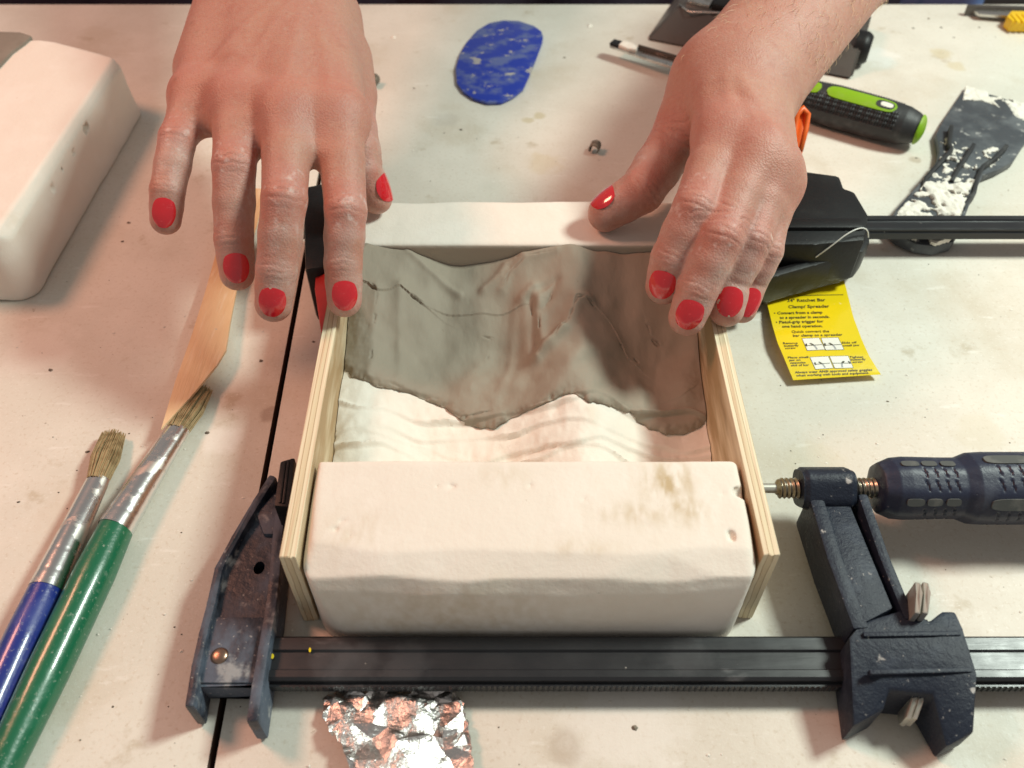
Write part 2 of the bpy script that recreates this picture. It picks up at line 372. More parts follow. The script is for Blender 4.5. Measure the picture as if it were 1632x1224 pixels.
# plywood: plies across the thickness (local x), grain along local y
def ply_material():
    m = bpy.data.materials.new('plywood'); m.use_nodes = True; N, L = m.node_tree.nodes, m.node_tree.links
    b = N['Principled BSDF']; b.inputs['Roughness'].default_value = .65
    tc = N.new('ShaderNodeTexCoord'); sep = N.new('ShaderNodeSeparateXYZ')
    mp = N.new('ShaderNodeMapping'); mp.inputs['Scale'].default_value = (1, .12, .5); L.new(tc.outputs['Object'], mp.inputs[0])
    n1 = N.new('ShaderNodeTexNoise'); n1.inputs['Scale'].default_value = 220; n1.inputs['Detail'].default_value = 6; L.new(mp.outputs[0], n1.inputs['Vector'])
    L.new(tc.outputs['Object'], sep.inputs[0])
    a = N.new('ShaderNodeMath'); a.operation = 'MULTIPLY_ADD'; L.new(n1.outputs['Fac'], a.inputs[0]); a.inputs[1].default_value = .0009; L.new(sep.outputs[0], a.inputs[2])
    mr = N.new('ShaderNodeMapRange'); L.new(a.outputs[0], mr.inputs[0]); mr.inputs[1].default_value = -.0025 + .0004; mr.inputs[2].default_value = .0025 + .0005
    cr = N.new('ShaderNodeValToRGB'); L.new(mr.outputs[0], cr.inputs[0]); cr.color_ramp.interpolation = 'LINEAR'
    stops = [(0, (.42, .30, .16)), (.05, (.76, .65, .46)), (.27, (.80, .69, .50)), (.31, (.40, .27, .13)), (.35, (.72, .59, .40)), (.62, (.68, .56, .37)), (.66, (.36, .24, .12)), (.70, (.80, .69, .50)), (.95, (.76, .65, .46)), (1, (.42, .28, .15))]
    e = cr.color_ramp.elements
    e[0].position, e[0].color = stops[0][0], (*stops[0][1], 1); e[1].position, e[1].color = 1, (*stops[-1][1], 1)
    for p, c in stops[1:-1]: x = e.new(p); x.color = (*c, 1)
    n2 = N.new('ShaderNodeTexNoise'); n2.inputs['Scale'].default_value = 130; n2.inputs['Detail'].default_value = 7; L.new(mp.outputs[0], n2.inputs['Vector'])
    r2 = N.new('ShaderNodeMapRange'); L.new(n2.outputs['Fac'], r2.inputs[0]); r2.inputs[1].default_value = .60; r2.inputs[2].default_value = .74
    mx = N.new('ShaderNodeMix'); mx.data_type = 'RGBA'; L.new(r2.outputs[0], mx.inputs[0]); L.new(cr.outputs[0], mx.inputs[6]); mx.inputs[7].default_value = (.24, .15, .07, 1)
    L.new(mx.outputs[2], b.inputs['Base Color'])
    bp = N.new('ShaderNodeBump'); bp.inputs['Distance'].default_value = .0004; L.new(n2.outputs['Fac'], bp.inputs['Height']); L.new(bp.outputs[0], b.inputs['Normal'])
    return m
MT['ply'] = ply_material()

# ------------------------------------------------------------------ setting: table boards and what shows past the far edge
ye = P(816, 7, 0).y
sA, sB = P(336, 1224, 0), P(463, 536, 0)
sd = (sB - sA).normalized(); sn = Vector((sd.y, -sd.x, 0))
def seam(y, o): return sA + sd * ((y - sA.y) / sd.y) + sn * o
for nm, pts in (('table_top', [seam(-.25, -.0011), seam(ye, -.0011), Vector((-.62, ye, 0)), Vector((-.62, -.25, 0))]),
                ('table_top', [seam(-.25, .0010), Vector((.62, -.25, 0)), Vector((.62, ye, 0)), seam(ye, .0010)])):
    o = prism(nm, pts, -22, 0, MT['table'], bevel=.25); tag(o, kind='structure')
    o.data.materials.append(MT['core'])
    for f_ in o.data.polygons: f_.material_index = 1 if abs(f_.normal.z) < .3 else 0
tag(mesh('floor', [(-2, -1, -.75), (2, -1, -.75), (2, 3, -.75), (-2, 3, -.75)], [(0, 1, 2, 3)], MT['floor']), kind='structure')

# ------------------------------------------------------------------ plaster blocks (distance fields, hand-cut facets)
def grid3(lo, hi, h):
    ax = [np.arange(l, u + h, h) for l, u in zip(lo, hi)]
    return np.meshgrid(*ax, indexing='ij')
def rbox(x, y, z, hx, hy, hz, r):
    qx, qy, qz = np.abs(x) - hx + r, np.abs(y) - hy + r, np.abs(z) - hz + r
    return np.sqrt(np.maximum(qx, 0) ** 2 + np.maximum(qy, 0) ** 2 + np.maximum(qz, 0) ** 2) + np.minimum(np.maximum(qx, np.maximum(qy, qz)), 0) - r
def smax(a, b, k): h = np.maximum(k - np.abs(a - b), 0) / k; return np.maximum(a, b) + h * h * k / 4
def smin(a, b, k): h = np.maximum(k - np.abs(a - b), 0) / k; return np.minimum(a, b) - h * h * k / 4
ZB = 40.
LA, LB = P(458, 889, ZB), P(531, 490, ZB)        # centre lines of the two boards' top edges
RA, RB = P(1230, 885, ZB), P(1146, 524, ZB)
def xl(y): return LA.x + (LB.x - LA.x) * (y - LA.y) / (LB.y - LA.y) + .0026
def xr(y): return RA.x + (RB.x - RA.x) * (y - RA.y) / (RB.y - RA.y) - .0026
YF0, YF1 = P(800, 1003, 12).y, P(840, 731, 39).y
YR0, YR1 = P(830, 391, 39).y, P(830, 313, 39).y
def plaster_block(name, cx, cy, hx, hy, ht, rot, mat, label, radii, facets=(), seed=1, h=.9, notch=(), amp=.35):
    X, Y, Z = grid3((-hx - 4, -hy - 4, -3), (hx + 4, hy + 4, ht + 4), h)
    # vertical corner radius differs per corner: front-left, front-right, back-left, back-right
    n1 = fbm(X / 22, Y / 22, Z / 14, 3, seed); n2 = fbm(X / 6, Y / 30, Z / 4, 2, seed + 9)
    d = None
    rfl, rfr, rbl, rbr, rt = radii
    def corner(r): qx, qy = np.abs(X) - hx + r, np.abs(Y) - hy + r; return np.hypot(np.maximum(qx, 0), np.maximum(qy, 0)) + np.minimum(np.maximum(qx, qy), 0) - r
    d = np.where(Y < 0, np.where(X < 0, corner(rfl), corner(rfr)), np.where(X < 0, corner(rbl), corner(rbr)))
    dz = Z - ht
    d = smax(d, dz, rt); d = smax(d, -Z, 1.)
    for (nx, ny, nz, c, k, wob) in facets:
        l = math.sqrt(nx * nx + ny * ny + nz * nz)
        d = smax(d, (nx * X + ny * Y + nz * Z) / l - c + wob * vnoise(X / 24 + 3 * c, Y / 40, None, seed + int(c)) + n1 * wob * .25, k)
    d = d + n1 * amp * sstep(-6, 0, d) + .06 * n2
    for (a, b, c, r) in notch: d = smax(d, r - np.sqrt(((X - a) * (1 + .5 * math.sin(a * 7))) ** 2 + (Y - b) ** 2 + (Z - c) ** 2) + .5 * vnoise(X / 1.1, Y / 1.1, Z / 1.1, int(abs(a))), .3)
    V, Q = surface_nets(d, np.array([X[0, 0, 0], Y[0, 0, 0], Z[0, 0, 0]]), h)
    V = V / 1000; c, s = math.cos(rot), math.sin(rot)
    W = np.stack([V[:, 0] * c - V[:, 1] * s + cx, V[:, 0] * s + V[:, 1] * c + cy, V[:, 2] + .0003], 1)
    return tag(np_mesh(name, W, Q, mat), label, 'plaster block')
fx0, fx1 = xl(YF1) + .001, xr(YF1) - .001
fx0f, fx1f = P(487, 960, 22).x, P(1193, 960, 22).x
fcx = (fx0 + fx1) / 2; fhx = (fx1 - fx0) / 2 * 1000 + .2; fhy = (YF1 - YF0) / 2 * 1000
nt = [(rng.uniform(-fhx * .9, fhx * .9), -fhy + rng.uniform(3, 40), 39.2 + rng.uniform(0, .5), rng.uniform(.8, 1.2)) for _ in range(14)]
fct = []
for nz_, e_, z_, tx_, wb_ in ((.45, 5.5, 38.6, .012, 1.0), (.50, 5.0, 38.6, -.02, .6), (1.6, 9.0, 38.6, .01, 1.2), (2.6, 13., 38.6, -.012, .8), (.12, .9, 24., -.008, .8), (.14, .6, 22., .015, .5)):
    l_ = math.sqrt(tx_ ** 2 + 1 + nz_ ** 2); fct.append((tx_, -1, nz_, (fhy - e_ + nz_ * z_) / l_, .3, wb_))
nt += [(fhx * .90, -fhy * .25, 38.8, 2.0), (fhx * .985, fhy * .45, 38, 2.2), (-fhx * .86, -fhy * .15, 38.6, 1.0)]
blk = plaster_block('plaster_block', fcx, (YF0 + YF1) / 2, fhx, fhy, 38.6, 0, MT['plaster_stained'],
    'large cream plaster block with brown stain, right behind the front clamp bar', (13, 11, 1.5, 2.5, 2.5),
    facets=[*fct, (-1, -.1, .75, fhx * .8 + 21.5, 1.5, .7), (1, -.2, .9, fhx * .745 + 25.5, 1.5, .7), (-1, -1, .5, fhx * .667 + 29, 1, .6), (1, -1, .5, fhx * .667 + 28, 1, .6)], seed=3, h=.7, notch=nt, amp=.10)
co = np.empty(len(blk.data.vertices) * 3, np.float32); blk.data.vertices.foreach_get('co', co); co = co.reshape(-1, 3).astype(float)
stn = np.zeros(len(co))
for (px_, py_, sx_, sy_, am_) in ((1066, 772, 8, 8, 1.), (1090, 812, 7, 6, .8), (1010, 822, 12, 4, .5), (1070, 745, 5, 5, .6), (930, 875, 10, 3, .35), (560, 850, 9, 8, .3), (700, 940, 40, 4, .35), (800, 760, 9, 6, .22)):
    c_ = P(px_, py_, 38); stn = np.maximum(stn, am_ * np.exp(-((co[:, 0] - c_.x) * 1000 / sx_) ** 2 - ((co[:, 1] - c_.y) * 1000 / sy_) ** 2))
stn *= np.clip(.55 + .9 * fbm(co[:, 0] * 500, co[:, 1] * 160, co[:, 2] * 300, 4, 3), 0, 1.2); add_attr(blk, 'stain', np.clip(stn, 0, 1))
rx0, rx1 = xl(YR0) + .001, xr(YR0) - .001
rbk = plaster_block('plaster_block', (rx0 + rx1) / 2, (YR0 + YR1) / 2, (rx1 - rx0) / 2 * 1000, (YR1 - YR0) / 2 * 1000, 39, 0, MT['plaster_rear'],
    'smooth pale plaster block under both thumbs at the back of the mould', (1.2, 1.2, 9, 9, 2), facets=[(0, 1, .5, 21 + 9, 4, 1)], seed=11, amp=.10)
co = np.empty(len(rbk.data.vertices) * 3, np.float32); rbk.data.vertices.foreach_get('co', co); co = co.reshape(-1, 3).astype(float)
add_attr(rbk, 'stain', sstep(YR0 + .0022, YR0 + .0008, co[:, 1] + .0005 * fbm(co[:, 0] * 300, co[:, 2] * 300, None, 2, 4)) * sstep(.0392, .0378, co[:, 2]))
# block at the left edge of the picture
ba, bb = P(62, 474, 0), P(224, 187, 0); bd = (bb - ba).normalized(); bl = (bb - ba).length
bn = Vector((-bd.y, bd.x, 0)); bc = (ba + bb) / 2 + bn * .045
brot = math.atan2(bd.y, bd.x) - math.pi / 2; bc = bc + bd * .008
fa, fb = P(192, 94, 36) - bc, P(50, 56, 36) - bc; fa.rotate(Matrix.Rotation(-brot, 3, 'Z')); fb.rotate(Matrix.Rotation(-brot, 3, 'Z'))
fn_ = Vector((fb.y - fa.y, fa.x - fb.x, 0)); fn_ = fn_ if fn_.y > 0 else -fn_; fn_.normalize()
plaster_block('plaster_block', bc.x, bc.y, 45., bl * 500 + 11, 36, math.atan2(bd.y, bd.x) - math.pi / 2, MT['plaster'],
    'tall pale plaster block with grey clay on its top at the left edge', (8, 9, 8, 7, 2), facets=[(1, 0, .7, 45 * .82 + 36 * .573 - 2.6, .8, .6), (fn_.x, fn_.y, .12, (fn_.x * fa.x + fn_.y * fa.y) * 1000 + 4.2, 3, .5)], seed=21, h=1.0, amp=.15,
    notch=[(44, -38, 26, 1.6), (43, -25, 28, 1.5), (44.5, -10, 27, 1.6), (43.5, 8, 28, 2.2), (43, 11, 28.5, 2.0)])
sm = pix([(-60, 62), (0, 54), (34, 55), (52, 61), (38, 73), (20, 86), (0, 108), (-40, 150), (-90, 170)], 36.6)
o = prism('clay_patch', sm, 35.6, 38.0, MT['plaster_grey'], bevel=.5)
tag(o, 'grey clay patch on top of the block at the left edge', 'clay')

# ------------------------------------------------------------------ plywood boards
def board(a, b, label, y1):
    d = (b - a).normalized(); L = (y1 - a.y) / d.y
    bm = bmesh.new(); bmesh.ops.create_cube(bm, size=1)
    for v in bm.verts: v.co = Vector((v.co.x * .0050, (v.co.y + .5) * L, (v.co.z + .5) * ZB / 1000))
    bmesh.ops.subdivide_edges(bm, edges=bm.edges[:], cuts=5, use_grid_fill=True)
    for v in bm.verts:
        if v.co.z > ZB / 1000 - 1e-5: v.co.z += random.uniform(-.00025, .0001)
        if v.co.y < 1e-5: v.co.y += random.uniform(-.0002, .0003)
    bmesh.ops.bevel(bm, geom=[e for e in bm.edges if len(e.link_faces) == 2 and e.calc_face_angle() > 1], offset=.0002, segments=1, affect='EDGES')
    o = from_bm('plywood_board', bm, MT['ply'])
    o.location = (a.x, a.y, .0004); o.rotation_euler.z = math.atan2(d.y, d.x) - math.pi / 2
    return tag(o, label, 'board')
board(LA, LB, 'thin plywood board standing on edge along the left side of the mould', YR1 + .002)
board(RA, RB, 'thin plywood board standing on edge along the right side of the mould', YR1 + .002)

# ------------------------------------------------------------------ wavy plaster bed and clay slab
crest = [P(575, 640, 22).x, P(912, 640, 22).x]; lam = crest[1] - crest[0]
def bed_z(X, Y):
    ph = (X - crest[1]) / lam
    amp = .0062 + .0012 * np.sin(X * 40)
    z = .0155 + amp * np.cos(2 * np.pi * ph + .25 * np.sin(2 * np.pi * ph))
    z = z + .0012 * fbm(X * 60, Y * 60, None, 3, 5)
    for k, (yy, hh) in enumerate(((P(800, 655, 16).y, .0016), (P(800, 685, 16).y, .0013), (P(800, 707, 16).y, .0014), (P(800, 722, 16).y, .001))):
        w = yy + .0022 * np.sin(X * (40 + 14 * k) + k * 2) + .0022 * vnoise(X * 90, Y * 0, None, 40 + k)
        z = z - hh * (1 - sstep(-.0008, .0002, Y - w)) * np.clip(.75 + .7 * vnoise(X * 60, Y * 0, None, 50 + k), .1, 1.4)
        z = z + .0010 * np.exp(-((Y - w - .0008) / .0006) ** 2) * np.clip(.2 + 1.2 * vnoise(X * 75, Y * 0, None, 70 + k), 0, 1)
    return z
ys = np.linspace(YF1 + .0006, YR0 - .0006, 170); us = np.linspace(0, 1, 260)
U, Yg = np.meshgrid(us, ys); Xg = (xl(Yg) + .0002) * (1 - U) + (xr(Yg) - .0002) * U
Zg = bed_z(Xg, Yg) + .00025 * fbm(Xg * 300, Yg * 200, None, 2, 8)
tag(height_slab('plaster_mould', Xg, Yg, Zg, MT['plaster'], zb=.0004), 'white wavy plaster mould bed partly covered by the grey clay', 'plaster mould')
# clay
edge_px = [(520, 540), (537, 575), (560, 598), (605, 616), (640, 621), (680, 637), (708, 647), (735, 668), (762, 680), (790, 680), (815, 664), (842, 653), (868, 642), (895, 628), (915, 624), (940, 640), (975, 646), (1005, 660), (1032, 680), (1060, 690), (1090, 690), (1118, 680), (1138, 655), (1150, 620)]
edge = []
for x, y in edge_px:
    z = 18.
    for _ in range(6):
        p = P(x, y, z); z = float(bed_z(np.array([p.x]), np.array([p.y]))[0]) * 1000 + 1.5
    edge.append((p.x, p.y))
edge = [(edge[0][0] - .02, edge[0][1])] + edge + [(edge[-1][0] + .02, edge[-1][1])]
ex, ey = np.array([e[0] for e in edge]), np.array([e[1] for e in edge])
ymin = ey.min() - .002
ys = np.linspace(ymin, YR0 - .0004, 330); us = np.linspace(0, 1, 400)
U, Yg = np.meshgrid(us, ys); Xg = (xl(Yg) + .0003) * (1 - U) + (xr(Yg) - .0003) * U
d0, side, _ = poly_dist(Xg, Yg, edge)
din = np.where(Yg > np.interp(Xg, ex, ey), d0, -d0) + .0004 * fbm(Xg * 500, Yg * 500, None, 2, 17)
T = .0034 + .0006 * fbm(Xg * 45, Yg * 30, None, 2, 31)
R = .0040
thick = T * (.75 + .25 * sstep(.001, .016, din)) * np.sqrt(np.clip(1 - np.clip(1 - din / R, 0, 1) ** 2, 0, 1))
bz = bed_z(Xg, Yg)
# climb at the back against the rear block
rear_px = [(560, 391), (590, 393), (650, 396), (690, 414), (730, 424), (770, 420), (805, 412), (835, 403), (880, 398), (900, 391), (920, 389), (945, 398), (1000, 402), (1060, 402), (1110, 402)]
def z_at(px, py, Yw):
    v = (612 - py) / FPX; c, s = math.cos(PITCH), math.sin(PITCH); t = Yw / (c + v * s); return CAMH + t * (-s + v * c), (px - 816) / FPX * t
rz = [z_at(x, y, YR0) for x, y in rear_px]
xx_ = np.linspace(rz[0][1], rz[-1][1], 240); zz_ = np.interp(xx_, [r[1] for r in rz], [min(r[0], .0395) for r in rz])
kr = np.exp(-np.linspace(-2, 2, 27) ** 2); kr /= kr.sum(); zz_ = np.convolve(np.pad(zz_, 13, mode='edge'), kr, 'valid')
zr = np.interp(Xg, xx_, zz_) + .0006 * vnoise(Xg * 150, Yg * 0, None, 12)
s = sstep(0, 1, np.clip((Yg - (YR0 - .050)) / .062, 0, 1)) / .873; s = np.minimum(s, 1)
base = bz + .0045 * s * 0
Zc = (bz + thick) * (1 - s) + zr * s
# left and right lips that ride up the boards a little
Zc += .004 * np.exp(-((Xg - xl(Yg)) / .010) ** 2) * sstep(.004, .02, din) + .004 * np.exp(-((Xg - xr(Yg)) / .009) ** 2) * sstep(.004, .02, din)
crack = np.zeros_like(Zc)
def feat(pts, z, amp, wid, kind='ridge', cr=0., crw=.00032):
    global Zc, crack
    amp *= .55
    if kind == 'step': amp *= .8
    q = [P(x, y, z) for x, y in pts]
    d, sd_, t = poly_dist(Xg, Yg, q)
    jit = .0005 * fbm(Xg * 380, Yg * 380, None, 2, int(pts[0][0])); dd = np.abs(d + jit)
    en = np.clip(t * 6, 0, 1) * np.clip((1 - t) * 6, 0, 1)
    if kind == 'ridge': Zc = Zc + amp * np.exp(-(d / wid) ** 2)
    if kind == 'step': Zc = Zc + amp * np.exp(-(d / wid)) * (np.where(sd_ > 0, 1, 0)) * np.clip(en + .3, 0, 1)
    if cr:
        nz = .5 + .5 * vnoise(Xg * 260, Yg * 260, None, int(pts[0][1]))
        k = np.exp(-(dd / crw) ** 2) * en * np.clip(nz * 4.2 - 2.0, 0, 1)
        crack = np.maximum(crack, k * cr); Zc = Zc - k * cr * .0011
feat([(560, 470), (590, 474), (605, 482), (640, 472), (688, 488)], 27, .0022, .0045, 'step', .8)
feat([(690, 488), (735, 491), (790, 491), (838, 488)], 26, .0014, .006, 'step', .5)
feat([(930, 487), (948, 492), (975, 505), (1005, 540), (1030, 553)], 27, .0018, .005, 'step', .8)
feat([(880, 545), (905, 520), (918, 490), (936, 486)], 27, .0034, .0028, 'ridge', .5)
feat([(856, 556), (875, 542), (895, 530)], 27, .0040, .0022, 'ridge', .8)
feat([(832, 478), (850, 470), (858, 490), (860, 520), (864, 545)], 27, .0030, .0026, 'ridge', .6)
feat([(846, 482), (850, 510), (853, 540)], 27, -.0022, .0020, 'ridge', .5)
feat([(905, 575), (930, 560), (925, 540)], 25, .0026, .0060, 'ridge', 0)
feat([(848, 560), (842, 600), (820, 640)], 22, -.0016, .0035, 'ridge', 0)
feat([(915, 400), (925, 420), (920, 450)], 37, .0022, .0040, 'ridge', 0)
feat([(985, 420), (990, 470), (1000, 520)], 30, -.0014, .0050, 'ridge', 0)
feat([(650, 398), (690, 416), (730, 436)], 37, .0016, .0016, 'ridge', 0)
feat([(770, 432), (795, 420), (806, 408), (830, 402)], 37, .0026, .0022, 'ridge', .4)
feat([(855, 470), (885, 462), (876, 480), (862, 493)], 28, -.0018, .002, 'ridge', .4)
feat([(605, 480), (598, 520), (592, 560), (585, 590)], 26, .0016, .0022, 'ridge', .45)
feat([(640, 472), (636, 520), (634, 580)], 26, .0010, .0018, 'ridge', 0)
feat([(590, 520), (586, 545), (585, 560)], 25, 0, .002, '', .8)
feat([(765, 516), (785, 519), (775, 545)], 25, .0006, .002, 'ridge', .6)
feat([(960, 572), (972, 578)], 22, 0, .002, '', .9)
feat([(990, 534), (1010, 540), (1028, 552)], 25, 0, .002, '', .6)
feat([(1065, 616), (1090, 614), (1112, 600), (1116, 594)], 21, .0007, .003, 'step', .7)
feat([(1030, 500), (1045, 520), (1060, 527)], 25, .001, .003, 'step', .7)
feat([(1095, 555), (1122, 540), (1130, 530)], 24, 0, .002, '', .8)
feat([(1120, 565), (1135, 552)], 24, 0, .002, '', .8)
feat([(709, 650), (750, 645), (785, 640)], 19, .0005, .004, 'step', .4)
feat([(640, 455), (700, 460), (760, 470), (830, 440)], 32, .0013, .005, 'ridge', 0)
feat([(700, 430), (760, 450), (830, 420), (890, 400)], 34, .0016, .004, 'ridge', 0)
feat([(800, 440), (812, 425), (840, 412), (885, 408)], 35, .0018, .002, 'ridge', .3)
feat([(800, 640), (830, 615), (845, 590), (850, 560)], 21, .0016, .004, 'ridge', 0)
feat([(860, 640), (895, 610), (925, 570), (920, 545)], 23, .0012, .0035, 'ridge', 0)
feat([(800, 490), (795, 540), (770, 600)], 23, -.0012, .005, 'ridge', 0)
feat([(820, 500), (815, 560), (790, 620)], 23, .0009, .002, 'ridge', 0)
for k in range(26):                                           # finger drags
    x = rng.uniform(560, 1130); y = rng.uniform(430, 600); l = rng.uniform(40, 110); a = rng.uniform(-25, 25)
    feat([(x, y), (x + a * .4, y + l * .5), (x + a, y + l)], 25, rng.uniform(-.0005, .0005), rng.uniform(.0015, .005), 'ridge', 0)
Zc += (.0011 * vnoise(Xg * 75, Yg * 60, None, 301) + .0006 * vnoise(Xg * 150, Yg * 110, None, 302)) * sstep(.002, .012, din) * sstep(0, .012, YR0 - Yg)
Zc += .00018 * fbm(Xg * 110, Yg * 50, None, 3, 77) * sstep(0, .004, din) + .00004 * fbm(Xg * 700, Yg * 350, None, 2, 78)
crack = np.maximum(crack, .55 * np.exp(-((din - .0006) / .0011) ** 2) * np.clip(vnoise(Xg * 240, Yg * 240, None, 90) * 2, 0, 1))
nicks = np.clip(vnoise(Xg * 420, Yg * 420, None, 91) * 2.2 - .6, 0, 1) * np.exp(-(din / .0016) ** 2)
Zc -= nicks * .0009
Zc = np.minimum(Zc, .0405)
keep = (din[:-1, :-1] > 0) & (din[1:, 1:] > 0) & (din[1:, :-1] > 0) & (din[:-1, 1:] > 0)
clay = height_slab('clay_slab', Xg, Yg, np.maximum(Zc, bz + .0006), MT['clay'], zb=bz + .0003, keep=keep)
# crack attribute follows the vertices that were kept
co = np.empty(len(clay.data.vertices) * 3, np.float32); clay.data.vertices.foreach_get('co', co); co = co.reshape(-1, 3)
tj = np.clip(np.round((co[:, 1] - ys[0]) / (ys[1] - ys[0])).astype(int), 0, len(ys) - 1)
xa, xb = (xl(co[:, 1]) + .0003), (xr(co[:, 1]) - .0003)
ti = np.clip(np.round((co[:, 0] - xa) / (xb - xa) * (len(us) - 1)).astype(int), 0, len(us) - 1)
add_attr(clay, 'crack', np.clip(crack[tj, ti], 0, 1))
tag(clay, 'grey brown wet clay slab pressed over the wavy mould by the hands', 'clay slab')
# ------------------------------------------------------------------ the person's hands
def V3(p): return np.array([p.x, p.y, p.z]) * 1000
def nrm(v): return v / np.linalg.norm(v)
CAMP = np.array([0, 0, CAMH * 1000])
def build_arm(name, fingers, thumb, palm, fore, label, person, h=.7, seed=1, webf=.36):
    """fingers: per finger [(px,py,z,r) MCP, PIP, DIP, tip]; palm, fore: extra flattened round cones in world mm"""
    chains = [[(V3(P(a, b, z)), r) for a, b, z, r in f] for f in fingers]
    th = [(V3(P(a, b, z)), r) for a, b, z, r in thumb]
    pts = np.array([p for c in chains + [th] for p, _ in c] + [p for q in palm + fore for p in (q[0], q[2])])
    lo, hi = pts.min(0) - 36, pts.max(0) + 36
    ax = [np.arange(l, u, h, dtype=np.float32) for l, u in zip(lo, hi)]
    sh = tuple(len(a) for a in ax)
    BIG = 40.
    def cone(f, a, ra, b, rb, k, nvec=None, fl=1.):
        m = max(ra, rb) * (1.0) + k + 4
        l, u = np.minimum(a, b) - m, np.maximum(a, b) + m
        s = [slice(max(0, int((l[i] - lo[i]) / h)), min(sh[i], int((u[i] - lo[i]) / h) + 2)) for i in range(3)]
        X, Y, Z = ax[0][s[0]][:, None, None], ax[1][s[1]][None, :, None], ax[2][s[2]][None, None, :]
        ba = b - a; L2 = ba.dot(ba)
        t = np.clip(((X - a[0]) * ba[0] + (Y - a[1]) * ba[1] + (Z - a[2]) * ba[2]) / L2, 0, 1)
        ex, ey, ez = X - a[0] - t * ba[0], Y - a[1] - t * ba[1], Z - a[2] - t * ba[2]
        d2 = ex * ex + ey * ey + ez * ez
        if nvec is not None:
            dn = ex * nvec[0] + ey * nvec[1] + ez * nvec[2]; d2 = d2 + (fl * fl - 1) * dn * dn
        d = np.sqrt(d2) - (ra + (rb - ra) * t)
        f[tuple(s)] = smin(f[tuple(s)], d.astype(np.float32), k)
    body = np.full(sh, BIG, np.float32)
    for a, ra, b, rb, nv, fl, k in palm + fore: cone(body, a, ra, b, rb, k, nv, fl)
    for c, e in zip(chains[:-1], chains[1:]):
        m0 = (c[0][0] + e[0][0]) / 2; m1 = m0 + ((c[1][0] + e[1][0]) / 2 - m0) * webf
        cone(body, m0 - np.array([0, 0, .5]), 9.8, m1 - np.array([0, 0, 1.5]), 5.6, 6.)
    for c in chains: cone(body, c[0][0], c[0][1], c[0][0] + np.array([0, 0, .01]), c[0][1], 7.)
    fs = []
    for ci, c in enumerate(chains + [th]):
        f = np.full(sh, BIG, np.float32)
        for i in range(len(c) - 1):
            a, ra = c[i]; b, rb = c[i + 1]; mid = (a + b) / 2; last = i == len(c) - 2
            rm = (ra + rb) / 2 * (1.02 if not last else 1.0)
            cone(f, a, ra, mid, rm, 1.2); cone(f, mid, rm, b, rb, 1.2)
        fs.append(f)
    F = fs[0]
    for f in fs[1:-1]: F = smin(F, f, 1.2)
    F = smin(F, fs[-1], 1.5)
    F = smin(body, F, 7.)
    V, Q = surface_nets(F, lo, h)
    del F, body, fs
    # smooth slightly, then wrinkle
    E = np.concatenate([Q[:, [0, 1]], Q[:, [1, 2]], Q[:, [2, 3]], Q[:, [3, 0]]])
    for _ in range(4):
        acc = np.zeros_like(V); n = np.zeros(len(V))
        for k in range(3):
            acc[:, k] = np.bincount(E[:, 0], V[E[:, 1], k], len(V)) + np.bincount(E[:, 1], V[E[:, 0], k], len(V))
        n = np.bincount(E[:, 0], minlength=len(V)) + np.bincount(E[:, 1], minlength=len(V))
        V = V * .5 + .5 * acc / n[:, None]
    fn = np.cross(V[Q[:, 2]] - V[Q[:, 0]], V[Q[:, 3]] - V[Q[:, 1]])
    N = np.zeros_like(V)
    for k in range(4):
        for j in range(3): N[:, j] += np.bincount(Q[:, k], fn[:, j], len(V))
    N /= np.linalg.norm(N, axis=1)[:, None] + 1e-9
    red = np.zeros(len(V)); dust = np.zeros(len(V)); disp = np.zeros(len(V))
    for ci, c in enumerate(chains + [th]):
        J = [p for p, _ in c]; n = len(c)
        dn_all = []
        for i in range(1, n - 1):
            t = nrm(J[i + 1] - J[i - 1]); nv = nrm(CAMP - J[i]); 
            bis = nrm(nrm(J[i] - J[i - 1]) - nrm(J[i + 1] - J[i])) if np.linalg.norm(nrm(J[i] - J[i - 1]) - nrm(J[i + 1] - J[i])) > .12 else nv
            nv = nrm(bis - t * bis.dot(t)); sv = np.cross(t, nv); r = c[i][1]
            q = V - J[i]; u = q @ t; a = q @ nv; b = q @ sv; dist = np.linalg.norm(q, axis=1)
            wgt = np.exp(-(u / (r * .62)) ** 2) * sstep(.15, .7, a / r) * (dist < r * 1.9)
            uu = u + .02 * b * b * np.sign(u) + .7 * vnoise(b * .35 + 7 * ci, u * .15 + i, None, seed)
            big = (i == n - 3) or (ci == 4)
            per = 2.9 if big else 2.4
            disp += wgt * ((.26 if big else .18) * -1.7 * np.clip(np.cos(uu * 2 * np.pi / per), 0, 1) ** 5 + .06)
            disp += .10 * np.exp(-(dist / (r * 1.25)) ** 2 * 1.2) * (a > 0) * (1 if big else .3)
            red = np.maximum(red, np.exp(-((dist - r) / (r * .65)) ** 2) * (a > 0) * (.55 if big else .25))
            pm = np.exp(-(u / 1.1) ** 2) * sstep(-.2, -.7, a / r) * (dist < r * 1.6); disp -= .5 * pm
        q = np.linalg.norm(V - J[0], axis=1); red = np.maximum(red, .75 * np.exp(-(q / 14.) ** 2 * 1.1) if ci < 4 else 0)
        # plaster and dried clay dust towards the finger ends
        if n > 2:
            axis = nrm(J[-1] - J[1]); L = np.linalg.norm(J[-1] - J[1]); u = (V - J[1]) @ axis
            rad = np.linalg.norm((V - J[1]) - u[:, None] * axis, axis=1)
            near = sstep(15., 9., rad)
            dust = np.maximum(dust, near * sstep(-22, L * .45, u) * sstep(L + 15, L + 14, u))
        red = np.maximum(red, .55 * np.exp(-(np.linalg.norm(V - (J[-1]), axis=1) / 7.) ** 2))
